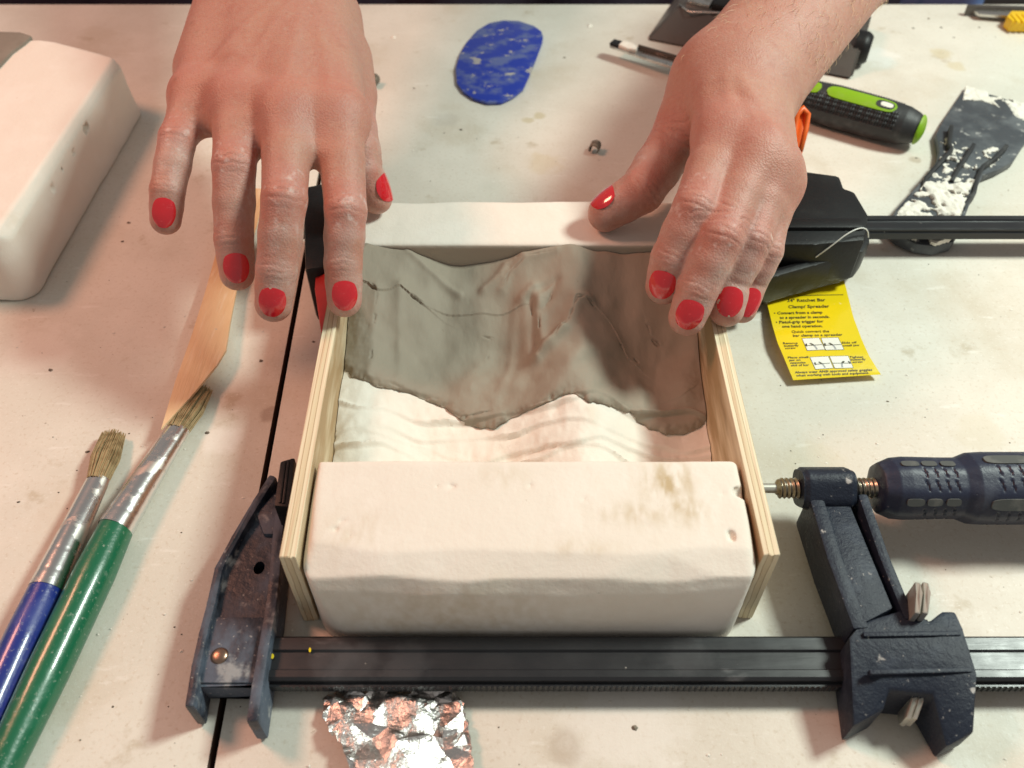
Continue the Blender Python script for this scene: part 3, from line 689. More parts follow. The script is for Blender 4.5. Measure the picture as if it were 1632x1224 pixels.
    # tendons and veins on the back of the hand
    for c in chains:
        a, b = c[0][0], palm[0][0]; ba = b - a; t = np.clip(((V - a) @ ba) / ba.dot(ba), 0, 1)
        d = np.linalg.norm(V - a - t[:, None] * ba, axis=1)
        lat = np.linalg.norm(np.cross(V - a, nrm(ba)) - 0, axis=1)
        side = nrm(np.cross(ba, np.array([0, -.5, 1.]))); s_ = (V - a) @ side
        disp += .55 * np.exp(-(s_ / 2.6) ** 2) * sstep(0, .12, t) * sstep(.75, .4, t) * (N[:, 2] > .1)
    dust *= .55 + .6 * fbm(V[:, 0] / 6, V[:, 1] / 6, V[:, 2] / 6, 3, seed + 5)
    disp += .05 * fbm(V[:, 0] / 7, V[:, 1] / 5, V[:, 2] / 5, 3, seed + 3)
    V2 = V + N * disp[:, None]
    arm = np_mesh(name, V2 / 1000, Q, MT['skin'], person)
    arm['label'] = label
    add_attr(arm, 'red', np.clip(red, 0, 1)); add_attr(arm, 'dust', np.clip(dust, 0, 1))
    sp = np.zeros(len(V)); r2 = np.random.default_rng(seed)
    for k in range(26):
        p = V[r2.integers(len(V))]
        if p[1] < chains[0][0][0][1]: continue
        sp = np.maximum(sp, r2.uniform(.3, 1) * np.exp(-(np.linalg.norm(V - p, axis=1) / r2.uniform(.5, 1.1)) ** 2))
    add_attr(arm, 'speck', sp)
    ck = np.clip(vnoise(V[:, 0] / 2.2, V[:, 1] / 2.2, V[:, 2] / 2.2, seed + 8) * 1.6 + fbm(V[:, 0] / 1.1, V[:, 1] / 1.1, V[:, 2] / 1.1, 2, seed) - .75, 0, 1)
    km = np.zeros(len(V))
    for c in chains: km = np.maximum(km, np.exp(-((np.linalg.norm(V - c[1][0], axis=1) - c[1][1]) / 6) ** 2) * .5)
    add_attr(arm, 'chalk', np.clip(ck * (km + dust * .35), 0, 1))
    return arm, chains + [th], V2, N
def nail(arm, prev, tip, r, hint, L=11.5, l0=-2.4, spread=38, lift=.95, chip=False, rp=7):
    SL = np.linalg.norm(tip - prev); d = nrm(tip - prev); n = np.array(hint, float); n = nrm(n - d * n.dot(d)); s = np.cross(d, n)
    nu, nv = 14, 16; Vt, Vb = [], []
    for i in range(nv + 1):
        b = -1 + 2 * i / nv
        for k in range(nu + 1):
            a = -1 + 2 * k / nu
            ph = math.radians(spread) * a * math.sqrt(1 - .40 * b * b)
            arch = L / 2 * b * math.sqrt(1 - .40 * a * a)
            R = r + (rp - r) * min(1, max(0, -(l0 + arch) / SL)) + lift - (1.1 * max(0, b) ** 2) - .35 * max(0, -b) ** 3
            for lst, RR in ((Vt, R), (Vb, R - .7)):
                lst.append(tuple((tip + d * (l0 + arch) + RR * (n * math.cos(ph) * .96 + s * math.sin(ph))) / 1000))
    m = nu + 1; F = []; o = len(Vt)
    for i in range(nv):
        for k in range(nu):
            q = (i * m + k, i * m + k + 1, (i + 1) * m + k + 1, (i + 1) * m + k); F.append(q); F.append(tuple(x + o for x in q[::-1]))
    rim = [k for k in range(m)] + [i * m + nu for i in range(1, nv + 1)] + [nv * m + k for k in range(nu - 1, -1, -1)] + [i * m for i in range(nv - 1, 0, -1)]
    for i in range(len(rim)): a, b = rim[i], rim[(i + 1) % len(rim)]; F.append((a, a + o, b + o, b))
    ob = mesh('fingernail', Vt + Vb, F, MT['nail_chip' if chip else 'nail'], arm, smooth=True); ob.data.set_sharp_from_angle(angle=math.radians(60))
    return ob
person = root('person', 'person with red painted nails and bare arms pressing the clay with both hands', 'person', (0, ye + .12, -.75))
# left of the picture
Lf = [[(540, 185, 88, 8.9), (551, 335, 74, 7.5), (547, 420, 59, 6.8), (549, 478, 48, 6.4)],
      [(460, 180, 91, 9.0), (453, 318, 80, 7.9), (441, 430, 61, 7.2), (436, 484, 50, 6.7)],
      [(380, 165, 89, 8.7), (373, 265, 82, 7.7), (373, 382, 64, 6.9), (378, 436, 54, 6.3)],
      [(314, 152, 86, 7.6), (283, 222, 82, 6.8), (267, 305, 72, 6.2), (264, 350, 64, 5.7)]]
Lt = [(548, 100, 80, 11.), (566, 205, 70, 8.8), (580, 275, 57, 8.0), (600, 316, 47.5, 6.6)]
wl = V3(P(438, -20, 93)); nl = nrm(np.array([.02, -.50, .86]))
def mc(f, r): return V3(P(f[0][0], f[0][1], f[0][2]))
palmL = []
base = [V3(P(505, 10, 92)), V3(P(465, 5, 95)), V3(P(420, 5, 95)), V3(P(372, 8, 92))]
for f, b in zip(Lf, base): palmL.append((b, 15., mc(f, 0) + nl * -1.5, 10.8, nl, 1.12, 9.))
palmL.append((V3(P(530, 40, 84)), 13., V3(P(556, 150, 76)), 9.5, nl, 1.0, 10.))
palmL.append((V3(P(360, 40, 84)), 13., V3(P(318, 120, 80)), 10., nl, 1.0, 10.))
palmL.append((V3(P(440, 30, 84)), 20., V3(P(430, 120, 80)), 17., nl, 1.25, 10.))
el = wl + np.array([8., 170., 62.])
foreL = [(wl, 25., wl + (el - wl) * .5, 31., nl, 1.45, 10.), (wl + (el - wl) * .5, 31., el, 38., nl, 1.25, 10.)]
armL, chL, VL, NL = build_arm('arm', Lf, Lt, palmL, foreL, 'spread hand hovering at the left with index finger on the plywood edge', person, seed=4)
def cam_hint(p, dx=0, dy=0, dz=0): return nrm(CAMP - p) + np.array([dx, dy, dz])
for c, hd in zip(chL[:4], [(.06, 0, .25), (-.02, 0, .25), (.02, 0, .25), (-.10, 0, .2)]):
    t, r = c[-1]; nail(armL, c[-2][0], t, r, cam_hint(t, *hd), L=11.0, rp=c[-2][1], chip=c[0][1] in (8.5, 9.0))
t, r = chL[4][-1]; nail(armL, chL[4][-2][0], t, r, rp=chL[4][-2][1], hint=(.85, .1, .55), L=11.5, spread=58)
# right of the picture
Rf = [[(1153, 215, 82, 9.4), (1109, 332, 74, 8.3), (1070, 412, 59, 7.5), (1058, 456, 49, 6.9)],
      [(1203, 247, 81, 9.1), (1150, 378, 70, 7.9), (1112, 462, 55, 7.3), (1095, 506, 46, 6.8)],
      [(1226, 270, 77, 8.5), (1197, 382, 66, 7.3), (1166, 450, 53, 6.8), (1158, 493, 46, 6.5)],
      [(1237, 296, 70, 7.0), (1220, 400, 59, 6.3), (1197, 450, 48, 5.9), (1183, 492, 41, 5.5)]]
Rt = [(1112, 165, 72, 12.), (1070, 235, 63, 10.2), (1022, 304, 56, 9.2), (966, 340, 47.4, 7.6)]
wr = V3(P(1196, 112, 84)); nr = nrm(np.array([.10, -.45, .86]))
base = [V3(P(1140, 118, 84)), V3(P(1170, 122, 86)), V3(P(1186, 132, 85)), V3(P(1198, 152, 80))]
palmR = []
for f, b in zip(Rf, base): palmR.append((b, 14.2, mc(f, 0) + nr * -1.0, 10.2 if f is not Rf[3] else 8.4, nr, 1.12, 9.))
palmR.append((V3(P(1120, 135, 78)), 14., V3(P(1096, 205, 68)), 10.5, nr, 1.0, 10.))
palmR.append((V3(P(1194, 175, 72)), 11., V3(P(1212, 250, 66)), 7.6, nr, 1.0, 10.))
palmR.append((V3(P(1168, 135, 74)), 18., V3(P(1175, 210, 68)), 15., nr, 1.25, 10.))
er = wr + np.array([116., 165., 34.])
foreR = [(wr, 25., wr + (er - wr) * .5, 27.5, nr, 1.30, 10.), (wr + (er - wr) * .5, 27.5, er, 35., nr, 1.2, 10.)]
armR, chR, VR, NR = build_arm('arm', Rf, Rt, palmR, foreR, 'hand and hairy forearm at the right with thumb on the rear block', person, seed=9)
for c, hd in zip(chR[:4], [(-.12, 0, .35), (.10, 0, .2), (.12, 0, .2), (.45, 0, .2)]):
    t, r = c[-1]; nail(armR, c[-2][0], t, r, cam_hint(t, *hd), L=11.0, rp=c[-2][1], chip=c[0][1] in (8.5, 9.0))
t, r = chR[4][-1]; nail(armR, chR[4][-2][0], t, r, rp=chR[4][-2][1], hint=(-.25, .35, .9), L=11.5, spread=58)
# fine hairs on the right forearm
fd = nrm(wr - er); HV, HF = [], []
cand = np.nonzero((VR[:, 1] > wr[1] - 5) & (VR[:, 1] < wr[1] + 95) & ((NR @ nrm(np.array([.1, -.6, .6]))) > .25))[0]
for i in rng.choice(cand, 420, replace=False):
    p, n = VR[i], NR[i]; dr = fd + np.array([rng.normal(0, .35), rng.normal(0, .25), rng.normal(0, .2)]); dr = nrm(dr - n * dr.dot(n)); l = rng.uniform(3, 7)
    path = [p - n * .2, p + dr * l * .5 + n * l * .22, p + dr * l + n * l * .25]
    v, f = tube_data([Vector(q / 1000) for q in path], [.00009, .00007, .00002], 3, False)
    o = len(HV); HV += v; HF += [tuple(x + o for x in q) for q in f]
tag(mesh('arm_hair', HV, HF, MT['hair'], armR, smooth=True), kind='stuff')
# ------------------------------------------------------------------ front bar clamp
YB0, YB1 = P(800, 1089, 11.5).y, P(800, 1013, 11.5).y
fc = root('bar_clamp', 'black and navy screw bar clamp lying flat in front of the plaster block', 'clamp', (0, (YB0 + YB1) / 2, 0))
xb0, xb1 = P(424, 1050, 16).x, .30
def bar_section(name, x0, x1, y0, y1, z0, z1, parent, teeth=True):
    wd = y1 - y0; h = (z1 - z0)
    prof = [(0, 0), (0, .62), (.07, .62), (.07, .9), (.13, 1), (.27, 1), (.31, .86), (.66, .86), (.70, 1), (.95, 1), (1, .9), (1, 0)]
    n = 120; V, F = [], []; m = len(prof)
    for i in range(n + 1):
        x = x0 + (x1 - x0) * i / n
        for a, b in prof: V.append((x, y0 + wd * a, z0 + h * b))
    for i in range(n):
        for k in range(m): F.append((i * m + k, (i + 1) * m + k, (i + 1) * m + (k + 1) % m, i * m + (k + 1) % m))
    F.append(tuple(range(m))); F.append(tuple(n * m + k for k in range(m))[::-1])
    bm = bmesh.new(); vs = [bm.verts.new(v) for v in V]
    for f in F: bm.faces.new([vs[i] for i in f])
    o = from_bm(name, bm, MT['blacksteel'], parent, angle=30)
    if teeth:
        bm = bmesh.new(); x = x0 + .004
        while x < x1 - .004:
            v = [bm.verts.new(p) for p in ((x, y0 + .0003, z0 + .0005), (x + .0015, y0 + .0003, z0 + .0005), (x + .0004, y0 - .0004, z0 + .0005), (x, y0 + .0003, z0 + h * .6), (x + .0015, y0 + .0003, z0 + h * .6), (x + .0004, y0 - .0004, z0 + h * .6))]
            for f in ((0, 2, 1), (3, 4, 5), (0, 3, 5, 2), (2, 5, 4, 1), (0, 1, 4, 3)): bm.faces.new([v[i] for i in f])
            x += .0017
        t = from_bm('teeth', bm, MT['blacksteel'], o); t['kind'] = 'stuff'
    return o
bar_section('bar', xb0, xb1, YB0, YB1, .0055, .0115, fc)
# fixed jaw: open channel of web, two flanges, rivets and pad
zt = 15.5
fl = pix([(301, 1126), (312, 1060), (323, 1010), (336, 960), (348, 905), (375, 855), (410, 800), (437, 762)], zt)
fr = pix([(401, 1150), (410, 1090), (420, 1030), (430, 975), (437, 915), (441, 860), (446, 815)], zt)
jaw = prism('fixed_jaw', [fl[0] + Vector((0, .007, 0))] + [p for p in fl[1:]] + [P(456, 755, zt)] + [p for p in fr[::-1][:-1]] + [fr[0] + Vector((0, .012, 0))], 4.0, 12.4, MT['navy_dusty'], fc,
    holes=[[P(413, 905, 12.4) + Vector((math.cos(a) * .0018, math.sin(a) * .0024, 0)) for a in [2 * math.pi * k / 20 for k in range(20)]]], angle=30)
ribbon('flange', fl, 3.0, .8, [zt] * 6 + [zt + 1, zt + 2], MT['navy_dusty'], jaw, 1.2)
ribbon('flange', fr, 3.6, .8, zt, MT['navy_dusty'], jaw, 1.2)
lp = pix([(331, 983), (424, 983), (408, 1088), (313, 1088)], 13.4)
prism('base_plate', lp, 12.0, 13.4, MT['navy_dusty'], jaw, bevel=.8)
c = P(350, 1045, 13.4); polar('rivet', c - Vector((0, 0, .0003)), c + Vector((0, 0, .0011)), (0, 1, 0), lambda s, t: (2.7 * math.sqrt(max(.02, 1 - s ** 2.5)),) * 2 + (0,), 10, 28, MT['copper'], jaw)
pp = pix([(446, 735), (470, 728), (462, 808), (436, 806)], 27)
pad = prism('jaw_pad', pp, 8, 27, MT['blackplastic'], jaw, bevel=1.0)
for k in (1, 2):
    a = pp[0].lerp(pp[1], .15 + k * .22); b = pp[3].lerp(pp[2], .15 + k * .22)
    ribbon('pad_rib', [a.lerp(b, .06), (a + b) / 2, a.lerp(b, .94)], .9, 26, 27.5, MT['blackplastic'], pad, .2)
prism('neck', pix([(405, 812), (452, 770), (446, 850), (418, 850)], 15), 9.4, 14.5, MT['navy_dusty'], jaw, bevel=1.5)
for x_, y_ in ((431, 1026), (434, 1046), (494, 1036)):
    disc_patch('paint_fleck', P(x_, y_, 11.55), Vector((random.uniform(.0003, .0006), .0002, 0)), Vector((-.0002, random.uniform(.0004, .0009), 0)), (0, 0, 1), MT['yellow'] if x_ < 600 else MT['crust'], fc, thick=.12, seg=9)
# sliding jaw
SZ = 20.
sj = prism('sliding_jaw', pix([(1371, 994), (1447, 970), (1480, 992), (1500, 976), (1521, 976), (1534, 1004), (1553, 1076), (1572, 1150), (1528, 1173), (1488, 1104), (1420, 1098), (1417, 1122), (1370, 1146), (1352, 1018)], SZ), 
    [1.5] * 14, [SZ + 1] * 6 + [SZ, SZ - 8, SZ - 9, SZ - 1, SZ - 1, SZ - 4, SZ - 6, SZ + 1], MT['navy'], fc, bevel=1.2)
for a, b in (((1375, 1012), (1530, 1010)), ((1385, 1072), (1548, 1068))):
    q0, q1 = P(*a, SZ + 1), P(*b, SZ + 1); ribbon('sleeve_rib', [q0, (q0 + q1) / 2, q1], 1.6, SZ - 1, SZ + 1.7, MT['navy'], sj, .5)
SC = P(1330, 778, 21)                                         # screw axis
prism('arm_floor', pix([(1300, 800), (1368, 800), (1448, 972), (1374, 994)], 14), 5, 13, MT['navy'], sj, bevel=.4)
web = pix([(1300, 800), (1354, 800), (1424, 968), (1374, 994)], 22)
prism('arm_web', web, 6, 21.6, MT['navy'], sj, bevel=.6)
ribbon('arm_rib', pix([(1297, 792), (1330, 890), (1374, 1000)], 22), 5.0, 6, [24, 22.5, 21.5], MT['navy'], sj, 1.2)
ribbon('arm_rib', pix([(1372, 792), (1408, 885), (1452, 985)], 22), 3.4, 6, [24, 22.5, 21.5], MT['navy'], sj, 1.0)
bx0, bx1 = P(1286, 778, 28).x, P(1371, 778, 28).x
polar('screw_boss', (bx0, SC.y, .021), (bx1, SC.y, .021), (0, 0, 1), lambda s, t: ((7.4 + .5 * math.cos(4 * t)) * (1 if .06 < s < .94 else .9),) * 2 + (0,), 24, 40, MT['navy'], sj)
# screw, swivel tip and handle
sx0 = P(1236, 778, 21).x; hx0 = P(1393, 778, 21).x
def thread(s, t, L=(P(1410, 778, 21).x - P(1236, 778, 21).x) * 1000):
    ph = (s * L / 1.55 - t / (2 * math.pi)) % 1.0
    r = 3.0 + .65 * (1 - abs(2 * ph - 1)) ; r *= min(1, .6 + s * 14); return (r, r, 0)
scr = polar('screw', (sx0, SC.y, .021), (P(1410, 778, 21).x, SC.y, .021), (0, 0, 1), thread, 360, 20, MT['brass'], fc)
polar('swivel_tip', (xr(SC.y) + .0052, SC.y, .021), (sx0 + .001, SC.y, .021), (0, 0, 1), lambda s, t: (1.7, 1.7, 0) if s > .25 else (2.6, 2.6, 0), 8, 16, MT['zinc'], scr)
HL = .088
def grip(s, t):
    x = s * HL * 1000
    r = np.interp(x, [0, .8, 5, 9, 22, 27, 31, 36, 80, 88], [5.5, 8.4, 10.2, 10.6, 10.3, 10.3, 11.9, 12.2, 12.2, 10])
    r += .18 * math.cos(8 * t)
    for k in range(8):                                       # cut slits
        for xc in (13.5, 16.9, 20.2, 23.4, 37, 40.5, 44):
            dt = (t - (.12, .52, 1.5, 2.2, 3.0, 3.8, 4.6, 5.3)[k] + math.pi) % (2 * math.pi) - math.pi
            if abs(dt) < .17 and abs(x - xc - dt * 2.2) < .38: r -= .5
    return (r, r, 0)
hd = polar('handle', (hx0, SC.y, .021), (hx0 + HL, SC.y, .021), (0, 0, 1), grip, 230, 128, MT['navy_clean'], fc)
for ang in (-.60, .72):
    for xc, ln, wd in ((9.5, 2.9, 1.35), (15.8, 2.5, 1.3), (22.0, 2.4, 1.3), (41.5, 8., 2.1)):
        nvec = Vector((0, -math.sin(ang + .35), math.cos(ang + .35))); rr = (10.55 if xc < 30 else 12.3)
        tv = Vector((0, -nvec.z, nvec.y))
        disc_patch('grip_pad', Vector((hx0 + xc / 1000, SC.y, .021)) + nvec * rr / 1000, Vector((ln / 1000, 0, 0)), tv * wd / 1000, nvec, MT['greyrubber'], hd, k=3.5, thick=.28)
# zinc ratchet plates through the sleeve
for dx in (0, 9):
    q = pix([(1441 + dx, 985), (1446 + dx, 935), (1462 + dx, 918), (1470 + dx, 918), (1464 + dx, 990)], 27)
    o = ribbon('ratchet_plate', [P(1457 + dx * 1.4, 985, 23), P(1458 + dx * 1.4, 955, 25), P(1463 + dx * 1.4, 928, 27)], 1.7, [12, 12, 14], [26, 29, 27], MT['zinc'], fc, .4)
    o = ribbon('ratchet_plate', [P(1450 + dx * 1.1, 1092, 12), P(1450 + dx * 1.1, 1125, 12), P(1448 + dx * 1.1, 1145, 12)], 1.5, [4, 4, 6], [17, 16, 12], MT['zinc'], fc, .4)
# ------------------------------------------------------------------ rear ratchet clamp
YQ = P(1500, 357, 15).y
rc = root('ratchet_clamp', 'black pistol grip ratchet clamp behind the right hand, its bar reaching the right edge', 'clamp', (.1, YQ, 0))
bar_section('bar', P(505, 357, 24).x - .01, .34, YQ - .0056, YQ + .0056, .0105, .016, rc, teeth=False)
body = prism('body', pix([(1205, 300), (1258, 282), (1278, 274), (1338, 282), (1345, 302), (1362, 307), (1384, 345), (1378, 385), (1300, 392), (1200, 392)], 30), 8, 31, MT['blackplastic'], rc, bevel=2.2)
prism('body_ridge', pix([(1215, 352), (1372, 352), (1376, 368), (1215, 368)], 31), 29, 33, MT['blackplastic'], body, bevel=1.4)
# hollow pistol grip: floor, rim
gp = [(1384, 380), (1382, 396), (1370, 412), (1350, 420), (1300, 434), (1240, 452), (1205, 463), (1165, 470)]
prism('grip_floor', pix([(1165, 385), (1384, 375)] + gp[1:], 14), 4, 12, MT['blackplastic'], body, bevel=1)
ribbon('grip_rim', pix([(1378, 368), (1377, 385), (1368, 398), (1345, 406), (1295, 419), (1235, 436), (1200, 446), (1165, 452)], 20), 5.0, 5, 21, MT['blackplastic'], body, 2.0)
prism('trigger', pix([(1180, 402), (1345, 392), (1350, 398), (1180, 418)], 16), 8, 16, MT['blackplastic'], body, bevel=1.5)
prism('moving_jaw', pix([(1165, 395), (1215, 380), (1215, 440), (1168, 445)], 30), 6, 30, MT['blackplastic'], rc, bevel=2)
# orange release lever, folded over at its outer edge
og = [P(1266, 262, 34), P(1272, 235, 38), P(1279, 205, 43), P(1280, 182, 47)]
lev = ribbon('release_lever', og, 5.0, [20, 26, 32, 38], [30, 38, 44, 48], MT['orange'], rc, 1.2)
tube('lever_lip', [P(1264, 240, 37), P(1267, 205, 43), P(1270, 182, 48), P(1280, 173, 50), P(1287, 182, 48), P(1284, 205, 43), P(1276, 240, 37)], [.0012, .0015, .0016, .0016, .0016, .0015, .0012], MT['orange'], lev, 10)
# far jaw by the left board with its red pad
prism('fixed_jaw', pix([(482, 300), (535, 290), (540, 425), (486, 432)], 32), 3, 33, MT['blackplastic'], rc, bevel=2.5)
rp = pix([(506, 386), (528, 384), (528, 470), (508, 520), (499, 450)], 30)
prism('red_pad', rp, [6] * 5, [31, 31, 31, 22, 27], MT['redpad'], rc, bevel=1.0)
def chaikin(p, n=3):
    for _ in range(n):
        q = [p[0]]
        for a, b in zip(p[:-1], p[1:]): q += [a.lerp(b, .25), a.lerp(b, .75)]
        p = q + [p[-1]]
    return p
tube('nylon_loop', chaikin([P(1300, 410, 24), P(1325, 392, 30), P(1350, 372, 35), P(1372, 362, 36), P(1383, 366, 34), P(1384, 378, 29)]), .00028, MT['wire'], rc, 8)
# ------------------------------------------------------------------ yellow tag
TX = lambda x: 1200 + x / 6.8
TY = lambda y: 440 + y / 6.8
TLx = [(120, 150), (155, 300), (210, 530), (265, 720), (330, 870), (400, 1040), (437, 1128)]
TRx = [(960, -60), (1010, 130), (1090, 450), (1180, 690), (1262, 870), (1350, 1010), (1388, 1066)]
def tag_v(X, Y): return (Y + .075 * (X - 700) - 150) / 950.
def tag_z(v): return float(np.interp(v, [-.2, 0, .25, .5, .75, 1], [1.2, 2.2, 4.6, 5.6, 5.0, 3.2]))
def TP(X, Y, up=0.): return P(TX(X), TY(Y), tag_z(tag_v(X, Y)) + up)
nr_, nc_ = 36, 14; V, F = [], []
lx = np.interp(np.linspace(0, 6, nr_), range(7), [p[0] for p in TLx]); ly = np.interp(np.linspace(0, 6, nr_), range(7), [p[1] for p in TLx])
rx = np.interp(np.linspace(0, 6, nr_), range(7), [p[0] for p in TRx]); ry = np.interp(np.linspace(0, 6, nr_), range(7), [p[1] for p in TRx])
for up in (0, -.35):
    for i in range(nr_):
        for k in range(nc_):
            a = k / (nc_ - 1); V.append(tuple(TP(lx[i] * (1 - a) + rx[i] * a, ly[i] * (1 - a) + ry[i] * a, up)))
o_ = nr_ * nc_
for i in range(nr_ - 1):
    for k in range(nc_ - 1):
        q = (i * nc_ + k, (i + 1) * nc_ + k, (i + 1) * nc_ + k + 1, i * nc_ + k + 1); F.append(q); F.append(tuple(x + o_ for x in q[::-1]))
rim = [k for k in range(nc_)] + [i * nc_ + nc_ - 1 for i in range(1, nr_)] + [(nr_ - 1) * nc_ + k for k in range(nc_ - 2, -1, -1)] + [i * nc_ for i in range(nr_ - 2, 0, -1)]
for i in range(len(rim)): a, b = rim[i], rim[(i + 1) % len(rim)]; F.append((a, b, b + o_, a + o_))
tg = root('hang_tag', 'curled yellow printed tag sticking out under the ratchet clamp', 'tag', tuple(TP(800, 600) * 1))
tg.location.z = 0
card = mesh('card', V, F, MT['yellow'], tg, smooth=True); card.data.set_sharp_from_angle(angle=math.radians(50))
def text(body_, x0, y0, x1, y1, size, bold=.012, mat='ink'):
    """print one line between two baseline points (tag coordinates) on the curved card"""
    cu = bpy.data.curves.new('line', 'FONT'); cu.body = body_; cu.size = 1; cu.offset = bold; cu.resolution_u = 2
    ob = bpy.data.objects.new('line', cu); COL.objects.link(ob)
    me = bpy.data.meshes.new_from_object(ob.evaluated_get(bpy.context.evaluated_depsgraph_get()))
    bpy.data.objects.remove(ob); bpy.data.curves.remove(cu)
    xs = [v.co.x for v in me.vertices]; a, b = min(xs), max(xs)
    for v in me.vertices:
        t = (v.co.x - a) / (b - a); q = TP(x0 + (x1 - x0) * t - v.co.y * size * .12, y0 + (y1 - y0) * t - v.co.y * size, .13); v.co = q
    me.materials.clear(); me.materials.append(MT[mat]); me.name = 'printed_text'
    ob = bpy.data.objects.new('printed_text', me); COL.objects.link(ob); attach(ob, card)
for a in [('24" Ratchet Bar', 370, 280, 787, 272, 46, .022), ('Clamp/ Spreader', 385, 348, 830, 340, 46, .022), ('\u2022 Convert from a clamp', 230, 415, 755, 405, 42, .022),
          ('to a spreader in seconds.', 290, 464, 832, 452, 42, .022), ('\u2022 Pistol-grip trigger for', 250, 514, 766, 502, 42, .022), ('one hand operation.', 318, 558, 757, 552, 40, .022),
          ('Quick convert the', 420, 615, 828, 608, 38, .012), ('bar clamp to a spreader', 436, 657, 972, 645, 38, .012),
          ('Remove', 328, 738, 486, 734, 30, .015), ('butterfly', 340, 765, 498, 760, 30, .015), ('screw', 352, 791, 466, 786, 30, .015),
          ('Slide off', 963, 732, 1127, 727, 30, .012), ('small jaw', 978, 762, 1157, 756, 30, .012),
          ('Place small', 380, 892, 602, 886, 30, .015), ('jaw on', 393, 921, 517, 916, 30, .015), ('opposite', 405, 949, 572, 944, 30, .015), ('end of bar', 413, 977, 610, 971, 30, .015),
          ('Tighten', 1048, 888, 1197, 884, 30, .015), ('butterfly', 1062, 915, 1226, 909, 30, .015), ('screw', 1080, 941, 1196, 936, 30, .015),
          ('Always wear ANSI approved safety goggles', 456, 1054, 1294, 1024, 34, .015), ('when working with tools and equipment.', 470, 1088, 1262, 1058, 34, .015)]: text(*a)
def flat(name, pts, up, mat, parent):
    return mesh(name, [tuple(TP(x, y, up)) for x, y in pts], [tuple(range(len(pts)))], mat, parent)
flat('printed_line', [(480, 214), (980, 204), (980, 198), (480, 207)][::-1], .13, MT['ink'], card)
for n_, q in enumerate(([(535, 678), (715, 670), (780, 795), (590, 805)], [(740, 672), (922, 668), (985, 795), (790, 800)], [(620, 880), (815, 870), (870, 995), (680, 1008)], [(832, 870), (1030, 866), (1085, 993), (890, 998)])):
    cx_, cy_ = sum(p[0] for p in q) / 4, sum(p[1] for p in q) / 4
    out = [(cx_ + (x - cx_) * 1.05, cy_ + (y - cy_) * 1.06) for x, y in q]
    pc = flat('picture_border', out[::-1], .10, MT['ink'], card); flat('picture', q[::-1], .16, MT['tagwhite'], pc)
    def L2(a, b): return (q[0][0] * (1 - a) * (1 - b) + q[1][0] * a * (1 - b) + q[2][0] * a * b + q[3][0] * (1 - a) * b, q[0][1] * (1 - a) * (1 - b) + q[1][1] * a * (1 - b) + q[2][1] * a * b + q[3][1] * (1 - a) * b)
    flip = n_ == 3
    g = lambda a, b: L2(1 - a if flip else a, b)
    for pts, mt in (([(.02, .58), (.98, .55), (.98, .60), (.02, .63)], 'ink'), ([(.0, .52), (.1, .40), (.14, .46), (.10, .66), (.02, .66)], 'ink'), ([(.28, .42), (.40, .40), (.56, .58), (.42, .62)], 'ink'), ([(.42, .60), (.56, .60), (.62, .92), (.52, .96), (.50, .75)], 'inkgrey')):
        if n_ == 2: pts = [(a * .9 + .05, b) for a, b in pts]
        flat('drawing', [g(*p) for p in pts][::-1 if not flip else 1], .20, MT[mt], pc)
# ------------------------------------------------------------------ paint brushes
def brush(mat, ferr0, ferr1, tip, far, r0, rmax, label):
    """ferr0/ferr1: wide and narrow end of the ferrule, tip of bristles, far: handle towards the frame edge (photo pixels)"""
    f0, f1 = P(*ferr0, r0 + .3), P(*ferr1, 5.2); tp = P(*tip, 3.6)
    d = (f1 - f0).normalized(); d2 = (P(*far, 6) - f0); d2.z = 0; d2.normalize()
    end = f0 + d2 * .15; end.z = .0045
    rt = root('paint_brush', label, 'paintbrush', (f0.x, f0.y, 0), 'brushes on the left side of the table')
    L = .15
    def hr(s, t): r = np.interp(s, [0, .02, .12, .35, .8, .97, 1], [r0 * .97, r0 * 1.0, rmax, rmax * .97, rmax * .62, rmax * .5, rmax * .3]); return (r, r, 0)
    polar('handle', f0, end, (0, 0, 1), hr, 60, 32, mat, rt)
    fl_ = (f1 - f0).length
    def frr(s, t):
        e = sstep(.35, 1., s); r = r0 * 1.02 * (1 - .36 * s)
        r *= 1 - .012 * (abs(s - .30) < .012) - .010 * (abs(s - .12) < .012)
        r += .05 * float(vnoise(np.array([s * 5]), np.array([t]), None, 3)[0])
        return (r * (1 - .12 * e), r * (1 + .14 * e), 0)
    fe = polar('ferrule', f0 - d * .0015, f1, (0, 0, 1), frr, 70, 36, MT['ferrule'], rt)
    side = d.cross(Vector((0, 0, 1))).normalized(); up = side.cross(d); Vv, Ff = [], []
    r1 = r0 * .80
    for k in range(420):
        a, q = random.uniform(0, 2 * math.pi), math.sqrt(random.random())
        u, v = math.cos(a) * q, math.sin(a) * q
        b0 = f1 - d * .001 + side * (u * r1 * .86 / 1000) + up * (v * r1 * .8 / 1000)
        ln = random.uniform(.90, 1.03) * (1 - .05 * abs(u))
        b1 = f1.lerp(tp, ln) + side * (u * r1 * 1.12 / 1000 + random.gauss(0, .0004)) + up * (v * r1 * .35 / 1000)
        bm_ = (b0 + b1) / 2 + side * (u * r1 * .26 / 1000) + up * (v * r1 * .25 / 1000) + side * random.gauss(0, .00015)
        vv, ff = tube_data([b0, bm_, b1], [.00022, .0002, .0001], 4, False); o = len(Vv); Vv += vv; Ff += [tuple(x + o for x in f) for f in ff]
    b = mesh('bristles', Vv, Ff, MT['bristle'], rt, smooth=True); b['kind'] = 'stuff'
brush(MT['blue'], (76, 934), (157, 764), (182, 688), (-60, 1228), 5.5, 6.0, 'blue handled paintbrush with stiff tan bristles at the left')
brush(MT['green'], (187, 838), (284, 684), (322, 616), (10, 1205), 6.0, 6.7, 'green handled paintbrush with bristles under the tan wooden tool')
